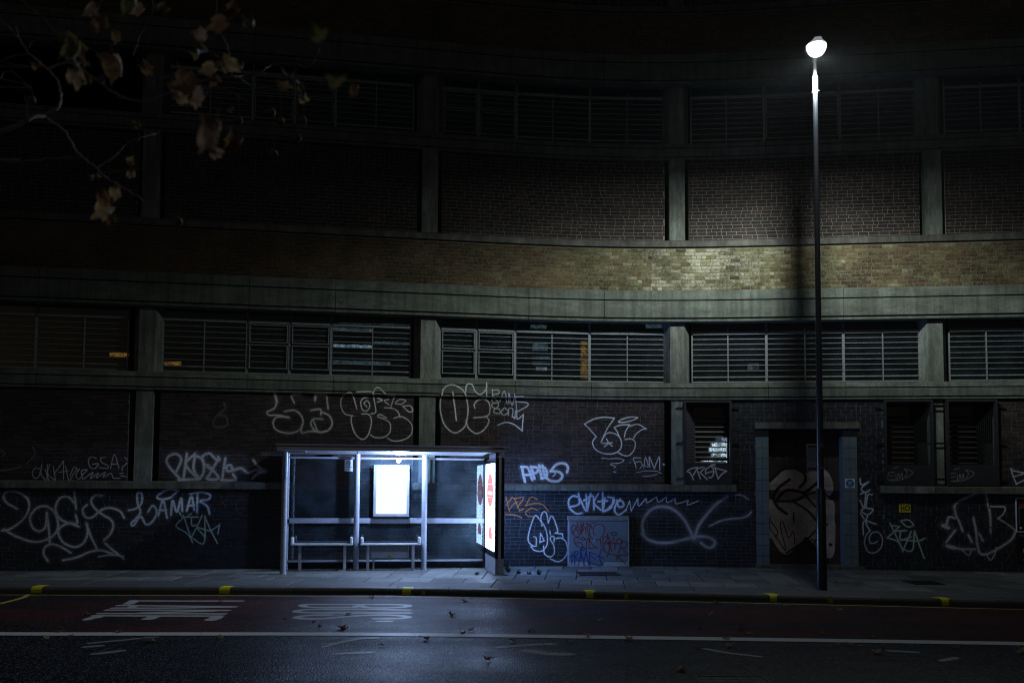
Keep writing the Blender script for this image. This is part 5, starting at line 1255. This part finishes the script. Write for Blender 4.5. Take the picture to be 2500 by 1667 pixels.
# the lamp's own light, thrown along the street and towards the facade, little upwards
ll = bpy.data.lights.new('street_lamp_light', 'POINT'); lo = bpy.data.objects.new('street_lamp_light', ll); COL.objects.link(lo)
lo.location = (px_-.12, py_-.50, zh-.16); ll.shadow_soft_size = .06; ll.energy = 2500; ll.color = (.90, 1.0, .97)
ll.use_nodes = True; nt = ll.node_tree; N = nt.nodes; L = nt.links; N.clear()
out = N.new('ShaderNodeOutputLight'); e = N.new('ShaderNodeEmission'); L.new(e.outputs[0], out.inputs[0])
geo = N.new('ShaderNodeNewGeometry'); sp = N.new('ShaderNodeSeparateXYZ'); L.new(geo.outputs['Incoming'], sp.inputs[0])
rp = N.new('ShaderNodeValToRGB'); mr = N.new('ShaderNodeMapRange'); mr.inputs[1].default_value = -1; mr.inputs[2].default_value = 1
L.new(sp.outputs[2], mr.inputs[0]); L.new(mr.outputs[0], rp.inputs[0])
# z of the direction: -1 straight down ... +1 straight up
cr = rp.color_ramp
prof = [(-1, .10), (-.93, .07), (-.80, .20), (-.68, .60), (-.56, .85), (-.46, .85), (-.34, .46), (-.22, .12), (-.07, .006), (1, .0)]
while len(cr.elements) < len(prof): cr.elements.new(.5)
for i, (z, v) in enumerate(prof): cr.elements[i].position = (z+1)/2; cr.elements[i].color = (v, v, v, 1)
ab = N.new('ShaderNodeMath'); ab.operation = 'ABSOLUTE'; L.new(sp.outputs[0], ab.inputs[0])
ma = N.new('ShaderNodeMath'); ma.operation = 'MULTIPLY_ADD'; ma.inputs[1].default_value = -.35; ma.inputs[2].default_value = 1.0; L.new(ab.outputs[0], ma.inputs[0])
mu = N.new('ShaderNodeMath'); mu.operation = 'MULTIPLY'; L.new(rp.outputs[0], mu.inputs[0]); L.new(ma.outputs[0], mu.inputs[1]); L.new(mu.outputs[0], e.inputs[1])
# plate clamped to the post
sg = thing('parking_plate', 'pale upright plate clamped to the lamp post at door height', 'sign', (px_, py_, at(2000, 1116, py_).z))
zc_ = at(2000, 1116, py_).z
mb = MB(); Ms = Matrix.Translation((px_, py_+.11, zc_)) @ Matrix.Rotation(R(-28), 4, 'Z'); mb.box(-.20, .09, -.004, .004, -.25, .25, M=Ms, bev=.001); mb.build('plate', M['cap'], sg)
for dz in (-.2, .2):
    mb = MB(); mb.tube([(px_+.07*math.cos(2*math.pi*k/20), py_+.07*math.sin(2*math.pi*k/20), zc_+dz) for k in range(21)], .008, 6); mb.build('clamp_band', M['lamp_body'], sg)
    mb = MB(); mb.box(-.18, .08, -.025, -.005, dz-.015, dz+.015, M=Ms); mb.build('rail', M['black_metal'], sg)
# painted column number
for i, ch in enumerate('0Y708'):
    t_ = ltext(lamp, ch, .085, 0, zc_+.24-.105*i, .0635, 'cap', 'column_number')

# ================================================================== LEAVES on the ground
def leaf_mesh(name, mat, size, curl, seed):
    rr = random.Random(seed); out = []
    lobes = [(-152, .42), (-128, .62), (-105, .50), (-84, .60), (-60, .88), (-45, .68), (-28, .58), (-12, .86), (0, 1.0), (13, .84), (30, .56), (46, .70), (60, .86), (83, .62), (104, .48), (126, .64), (150, .42), (180, .12)]
    for a, r in lobes:
        a2 = R(a + rr.uniform(-4, 4)); r2 = r*rr.uniform(.78, 1.14); out.append((r2*math.sin(a2), r2*math.cos(a2)))
    def zf(x, y): return curl*(.45*x*x + .30*y*y*(1 if rr_c > .5 else -.6) + .12*math.sin(5*x+3*y))
    rr_c = rr.random()
    vs = [(0, 0, 0)]; fs = []
    n = len(out)
    for t in (.5, 1.0):
        for x, y in out: vs.append((x*t, y*t, zf(x*t, y*t)))
    for i in range(n): fs.append((0, 1+(i+1) % n, 1+i)); fs.append((1+i, 1+(i+1) % n, 1+n+(i+1) % n, 1+n+i))
    b = len(vs); vs += [(-.015, -.1, .0), (.015, -.1, .0), (.012, -.75, .06*curl), (-.012, -.75, .06*curl)]; fs.append((b, b+1, b+2, b+3))
    me = bpy.data.meshes.new(name); me.from_pydata([(x*size, y*size, z*size) for x, y, z in vs], [], fs); me.materials.append(M[mat]); return me
FL = [leaf_mesh('fallen_leaf', m, .075, c, 10+i) for i, (m, c) in enumerate([('leaf_tan', 1.6), ('leaf_brown', 1.2), ('leaf_green', .8), ('leaf_tan', 2.0), ('leaf_brown', 1.8)])]
R7 = [(385,1052,1),(350,1135,3),(830,1072,0),(525,1080,1),(945,1048,0),(1175,1102,0),(595,1255,3),(445,1285,0),(470,1335,3),(1065,1257,1),(1380,1282,4),(1410,1375,3),(1155,1328,3),(1250,1325,0),(1315,1332,0),(1450,1335,1),(1915,1345,1),(175,1488,0),(280,1345,1),(2330,1375,3),(2325,1350,3),(1155,925,1),(285,1220,4),(545,1225,4),(365,1065,1)]
R5 = [(290,998,1),(870,1047,0),(785,1137,4),(1595,1008,3),(910,1237,1),(865,1257,1),(1290,1247,1),(1660,1275,3),(1555,1302,0),(1925,1293,3),(630,1287,1),(1025,1420,4),(2270,1488,3),(85,1220,4),(1735,1170,0),(1970,1212,1),(1180,1302,1),(345,1328,1),(280,1024,1),(130,1130,0),(1735,880,1)]
R3 = [(1570,980,3),(290,985,4),(395,1240,2),(755,1245,2),(985,1300,2),(300,1288,3),(1410,1280,0),(2000,1182,4),(2040,1212,1),(2180,1220,4),(1820,1162,1),(545,1135,4),(1410,1055,1),(425,1280,1)]
words = {0: 'curled tan leaf', 1: 'flat brown leaf', 2: 'yellow-green leaf', 3: 'crumpled tan leaf', 4: 'crumpled brown leaf'}
K26 = 2.6133
used_lab = {}
for org, lst in (((1600, 1067), R7), ((800, 1067), R5), ((0, 1067), R3)):
    for (a, b, k) in lst:
        u, v = org[0]+a/K26, org[1]+b/K26
        onp = v < 1440 + (u-1250)*.008
        p = ground(u, v, 0 if onp else -.112)
        where = 'on the pavement' if onp else ('in the gutter' if p.y > kerb_y(p.x)-.35 else ('on the red bus lane' if p.y > wl_y(p.x)+.1 else ('on the white lane line' if p.y > wl_y(p.x)-.12 else 'on the near black lane')))
        ref = ('below the big left tag' if u < 420 else 'near the painted word LANE' if u < 640 else 'near the painted word BUS' if u < 860 else 'straight ahead of the lit poster' if u < 1060 else 'in front of the advert panel' if u < 1250 else 'left of the cabinet front' if u < 1385 else 'in front of the grey cabinet' if u < 1540 else 'under the big sprayed loop' if u < 1760 else 'left of the lamp post' if u < 1985 else 'right of the lamp post' if u < 2150 else 'under the yellow hydrant plate' if u < 2300 else 'near the right edge')
        lab = f'{words[k]} {where}, {ref}'
        grp = None
        used_lab[lab] = used_lab.get(lab, 0)+1
        o = bpy.data.objects.new('fallen_leaf', FL[k]); COL.objects.link(o)
        o.location = (p.x, p.y, p.z+.010); o.rotation_euler = (random.uniform(-.25, .25), random.uniform(-.25, .25), random.uniform(0, 6.28)); sc = random.uniform(.75, 1.25)*(1.5 if (a, b) in ((985, 1300), (2330, 1375), (1410, 1375)) else 1); sc = {2: .70, 3: 1.55}.get(used_lab[lab], max(sc, .95)); o.scale = (sc, sc, sc)
        if used_lab[lab] > 1: lab = {2: 'smaller ', 3: 'largest '}.get(used_lab[lab], 'another ')+lab
        tag(o, lab, 'leaf', 'fallen leaves on the street')
# specks and scraps: nobody could count them
mb = MB(); rr = random.Random(3)
for i in range(900):
    x = rr.uniform(-9, 10); y = rr.uniform(8.5, 19) if rr.random() < .8 else rr.uniform(8.5, 12)
    z = 0.004 if y > kerb_y(x)+.3 else (-.111 if y < kerb_y(x)-.02 else None)
    if z is None or y > plan(x+20)[1]-.1: continue
    if x < -2 and rr.random() < .5: continue
    s_ = rr.uniform(.006, .02); a = rr.uniform(0, 3.1); dx, dy = s_*math.cos(a), s_*math.sin(a)
    mb.add([(x-dx, y-dy, z), (x+dy*.5, y-dx*.5, z+.004), (x+dx, y+dy, z+.002), (x-dy*.5, y+dx*.5, z+.006)], [(0, 1, 2, 3)])
mb.build('leaf_scraps', M['leaf_tan'], label='tiny pale leaf scraps scattered over road and paving', kind='stuff')

# weeds by the advert panel
def weed(u, v, h, label):
    p = ground(u, v, 0); o = thing('weed', label, 'weed', (p.x, p.y, 0), 0, 'weeds in the paving joints'); mb = MB(); r2 = random.Random(int(u))
    for k in range(34):
        a = r2.uniform(0, 6.28); l = h*r2.uniform(.5, 1.1); sp_ = r2.uniform(.25, 1.0); x, y = p.x+r2.uniform(-.02, .02)*2, p.y+r2.uniform(-.02, .02)
        t = Vector((x+math.cos(a)*l*sp_, y+math.sin(a)*l*sp_, l*(1.1-sp_*.7))); m2 = Vector((x, y, 0)).lerp(t, .5)+Vector((0, 0, l*.2)); w = Vector((-math.sin(a), math.cos(a), 0))*.008
        mb.add([Vector((x, y, 0))-w*.5, Vector((x, y, 0))+w*.5, m2+w, t, m2-w], [(0, 1, 2, 4), (4, 2, 3)])
    mb.build('blades', M['weed'], o)
weed(1165, 1403, .09, 'small green weed on the lit paving inside the shelter')
weed(1240, 1396, .22, 'largest green weed right of the advert panel foot'); weed(1265, 1400, .09, 'low green weed in a joint right of the advert panel')
weed(1291, 1401, .08, 'thin green weed in a joint, middle of the small ones'); weed(1316, 1402, .15, 'bushy green weed farthest right from the advert panel')
# plastic bottle in the gutter
p = ground(1468, 1457, -.11); bt = thing('plastic_bottle', 'crushed clear plastic bottle in the gutter beside a yellow kerb mark', 'bottle', (p.x, p.y, -.11), 0)
mb = MB(); mb.tube([(p.x-.12, p.y, -.085), (p.x-.09, p.y, -.082), (p.x-.05, p.y+.01, -.085), (p.x+.02, p.y, -.086), (p.x+.06, p.y, -.083), (p.x+.09, p.y, -.085)], [.028, .030, .022, .029, .026, .012], 12); mb.build('bottle_body', M['plastic'], bt, smooth=True)
mb = MB(); mb.tube([(p.x+.09, p.y, -.085), (p.x+.112, p.y, -.085)], .013, 10); mb.build('cap', M['blue_disc'], bt, smooth=True)
# dead leaves litter at the post foot
# ================================================================== PLANE TREE branch, top left
TR = (-4.6, 3.4)
tree = thing('plane_tree', 'plane tree branches with dry autumn leaves hanging into the top left', 'tree', (TR[0], TR[1], -.12))
mb = MB(); mb.tube([(TR[0], TR[1], -.3), (TR[0]+.05, TR[1], 1.2), (TR[0]-.05, TR[1]+.1, 2.6), (TR[0]+.1, TR[1], 4.2), (TR[0], TR[1]+.1, 6.5), (TR[0]+.1, TR[1], 8.5)], [.27, .22, .19, .16, .11, .05], 16); mb.build('trunk', M['bark'], tree, smooth=True)
KB = 2.6133
def bp(x, y, Y): return at(x/KB, y/KB, Y)
BRN = [
 ([(0,840,3.9),(180,760,3.9),(290,735,4.0),(370,680,4.0),(385,600,4.1),(370,520,4.1),(300,440,4.1),(200,360,4.2),(130,260,4.2),(100,170,4.2)], 15, 4, 'base'),
 ([(285,745,4.0),(400,830,4.0),(460,920,4.0),(520,1000,3.9),(620,1080,3.9),(700,1150,3.9),(820,1220,3.8),(940,1295,3.8)], 9, 4, None),
 ([(-150,1010,4.0),(0,1020,4.0),(100,1035,4.0),(300,1015,3.95),(480,1000,3.9),(560,1035,3.9)], 7, 4, 'left'),
 ([(610,1075,3.9),(730,1000,3.95),(820,915,4.0),(900,880,4.0),(1000,850,4.1),(1030,810,4.1)], 5, 2.5, None),
 ([(660,1100,3.9),(800,1085,3.8),(900,1070,3.8),(1010,1035,3.8)], 4, 2, None),
 ([(560,470,4.0),(740,600,3.8),(820,635,3.7),(920,645,3.7),(1010,625,3.7),(1120,570,3.7),(1300,520,3.7),(1490,490,3.7),(1600,545,3.8),(1720,565,3.8),(1840,585,3.8)], 9, 3, None),
 ([(1480,490,3.7),(1580,475,3.8),(1660,455,3.8),(1740,415,3.9),(1850,405,3.9)], 5, 2.5, None),
 ([(1200,545,3.7),(1450,580,3.8),(1560,640,3.8),(1700,710,3.8)], 6, 3, None),
 ([(-60,420,4.2),(0,395,4.2),(130,350,4.2),(200,355,4.2)], 5, 3, 'left'),
 ([(-40,560,4.2),(0,500,4.2),(30,460,4.2),(100,470,4.2),(200,585,4.2)], 5, 2, 'left'),
 ([(120,0,4.3),(210,60,4.3),(290,120,4.3),(380,220,4.3),(560,300,4.2),(660,355,4.1)], 5, 2.5, None),
 ([(185,315,4.2),(220,255,4.2),(340,275,4.2)], 4, 2, None),
 ([(175,757,3.9),(170,680,3.9),(160,600,3.9)], 4, 2, None),
 ([(1040,505,3.75),(1130,460,3.75),(1130,385,3.75)], 5, 2, None),
 ([(300,440,4.1),(430,400,4.1),(560,470,4.0)], 8, 8, None),
 ([(940,1290,3.8),(1050,1265,3.8),(1130,1235,3.8)], 3, 2, None),
 ([(130,260,4.2),(60,180,4.3),(0,120,4.3),(-80,60,4.3)], 5, 4, None),
 ([(975,0,4.0),(970,100,4.0),(900,220,4.0),(850,360,3.9)], 4, 2, None),
 ([(1380,0,4.0),(1390,170,4.0),(1460,320,3.9),(1480,490,3.7)], 5, 3, None),
 ([(2040,300,3.4),(1980,420,3.6),(1850,405,3.9)], 4, 2, None),
]
for pts, w0, w1, kind in BRN:
    P3 = [bp(*p) for p in pts]
    if kind == 'base': P3 = [Vector((TR[0]+.1, TR[1], 2.05)), bp(-500, 900, 3.7)] + P3
    elif kind == 'left': P3 = [Vector((TR[0]+.05, TR[1], P3[0].z-.2))] + P3
    k = len(P3); mb = MB(); q = []; 
    for i in range(k-1):
        p0 = P3[i-1] if i else P3[0]*2-P3[1]; p3 = P3[i+2] if i+2 < k else P3[-1]*2-P3[-2]
        for j in range(4):
            t = j/4; a, b = P3[i], P3[i+1]; q.append(.5*((2*a)+(b-p0)*t+(2*p0-5*a+4*b-p3)*t*t+(3*a-3*b+p3-p0)*t*t*t)+Vector((random.uniform(-1, 1), 0, random.uniform(-1, 1)))*.004)
    q.append(P3[-1]); n = len(q); f = 4.0/2200/KB
    mb.tube(q, [(w0+(w1-w0)*i/(n-1))*f*1.0 for i in range(n)], 7); mb.build('branch', M['bark'], tree, smooth=True)
LV = {k: [leaf_mesh('leaf', k, 1.0, c, 40+i) for i, c in enumerate((1.4, 2.2, 3.0))] for k in ('leaf_tan', 'leaf_brown', 'leaf_green', 'leaf_pink')}
leaves = [(450,235,80,'leaf_green'),(470,330,120,'leaf_green'),(480,400,90,'leaf_tan'),(490,480,110,'leaf_tan'),(735,400,140,'leaf_brown'),(740,490,80,'leaf_tan'),(600,60,100,'leaf_pink'),(840,20,110,'leaf_green'),(650,130,90,'leaf_brown'),(750,220,80,'leaf_brown'),(1265,200,70,'leaf_pink'),(1290,340,100,'leaf_green'),
 (1420,150,110,'leaf_brown'),(1600,160,100,'leaf_green'),(1440,400,100,'leaf_tan'),(1350,440,90,'leaf_tan'),(1530,430,60,'leaf_tan'),(1220,560,130,'leaf_brown'),(1250,640,60,'leaf_tan'),(1360,850,220,'leaf_pink'),(1510,900,120,'leaf_brown'),(1480,700,60,'leaf_brown'),(2030,240,110,'leaf_green'),(2120,540,170,'leaf_green'),(1790,540,80,'leaf_brown'),(1940,640,60,'leaf_tan'),
 (620,1140,60,'leaf_tan'),(740,1220,70,'leaf_tan'),(690,1330,120,'leaf_tan'),(840,1040,50,'leaf_tan'),(840,1110,50,'leaf_tan'),(930,430,80,'leaf_brown'),(650,520,50,'leaf_pink'),(1100,540,70,'leaf_brown'),(2270,570,70,'leaf_brown'),(1920,550,60,'leaf_green'),(1050,60,90,'leaf_green'),(240,420,60,'leaf_brown'),(560,420,60,'leaf_tan'),(1380,980,90,'leaf_pink'),(1180,480,80,'leaf_brown'),(1380,520,90,'leaf_brown'),(1290,600,100,'leaf_pink'),(1150,620,70,'leaf_tan'),(500,300,90,'leaf_brown'),(420,250,70,'leaf_tan'),(560,530,70,'leaf_brown'),(1500,60,80,'leaf_brown'),(900,60,80,'leaf_pink'),(1300,240,60,'leaf_brown'),(1840,500,80,'leaf_brown'),(660,1250,90,'leaf_brown'),(720,1400,60,'leaf_brown'),(880,800,50,'leaf_brown')]
for i, (x, y, s_, mt) in enumerate(leaves):
    Y = 1.9 if s_ > 160 else random.uniform(2.2, 3.3)
    s_ = s_*.82 if s_ > 160 else s_
    if (x, y) in ((2030, 240), (2120, 540)): Y = 1.55
    p = bp(x, y, Y); o = bpy.data.objects.new('leaf', LV[mt][i % 3]); COL.objects.link(o); o.parent = tree; r_ = s_*Y/2200/KB*1.0
    o.matrix_local = wmat(tree).inverted() @ Matrix.Translation(p) @ Matrix.Rotation(random.uniform(-.6, .6), 4, 'Y') @ Matrix.Rotation(R(180)+random.uniform(-.9, .9), 4, 'Y') @ Matrix.Rotation(R(90)+random.uniform(-.7, .7), 4, 'X') @ Matrix.Rotation(random.uniform(-.5, .5), 4, 'Z') @ Matrix.Diagonal((r_*random.uniform(.55, 1), r_*1.15, r_, 1))
for (x, y, ty) in ((1790,775,590),(1930,770,600),(1895,880,790),(1745,985,720),(1520,770,620),(1135,1410,1240),(1730,720,600),(200,640,560)):
    p = bp(x, y, 3.75); mb = MB(); r_ = 28*3.75/2200/KB
    vs = []; fs = []; rr = random.Random(x)
    for a in range(9):
        for b in range(14):
            th = math.pi*a/8; ph = 2*math.pi*b/14; r2 = r_*(1+rr.uniform(-.12, .12)); vs.append((p.x+r2*math.sin(th)*math.cos(ph), p.y+r2*math.sin(th)*math.sin(ph), p.z+r2*math.cos(th)))
    for a in range(8):
        for b in range(14): fs.append((a*14+b, a*14+(b+1) % 14, (a+1)*14+(b+1) % 14, (a+1)*14+b))
    mb.add(vs, fs); so_ = mb.build('seed_ball', M['seed'], tree, smooth=True)
    mb = MB(); mb.tube([p+Vector((0, 0, r_*.8)), bp(x+8, (y+ty)/2, 3.75), bp(x, ty, 3.75)], .0016, 5); mb.build('stem', M['bark'], so_)

# ================================================================== thin haze box added to stand in for lens glare round the lamps
if GLARE_HAZE > 0:
    mb = MB(); mb.box(-45, 45, -12, 62, -1.3, 15.0); hz = mb.build('haze', hm, label='thin added haze standing in for glare around the lamp', kind='stuff')
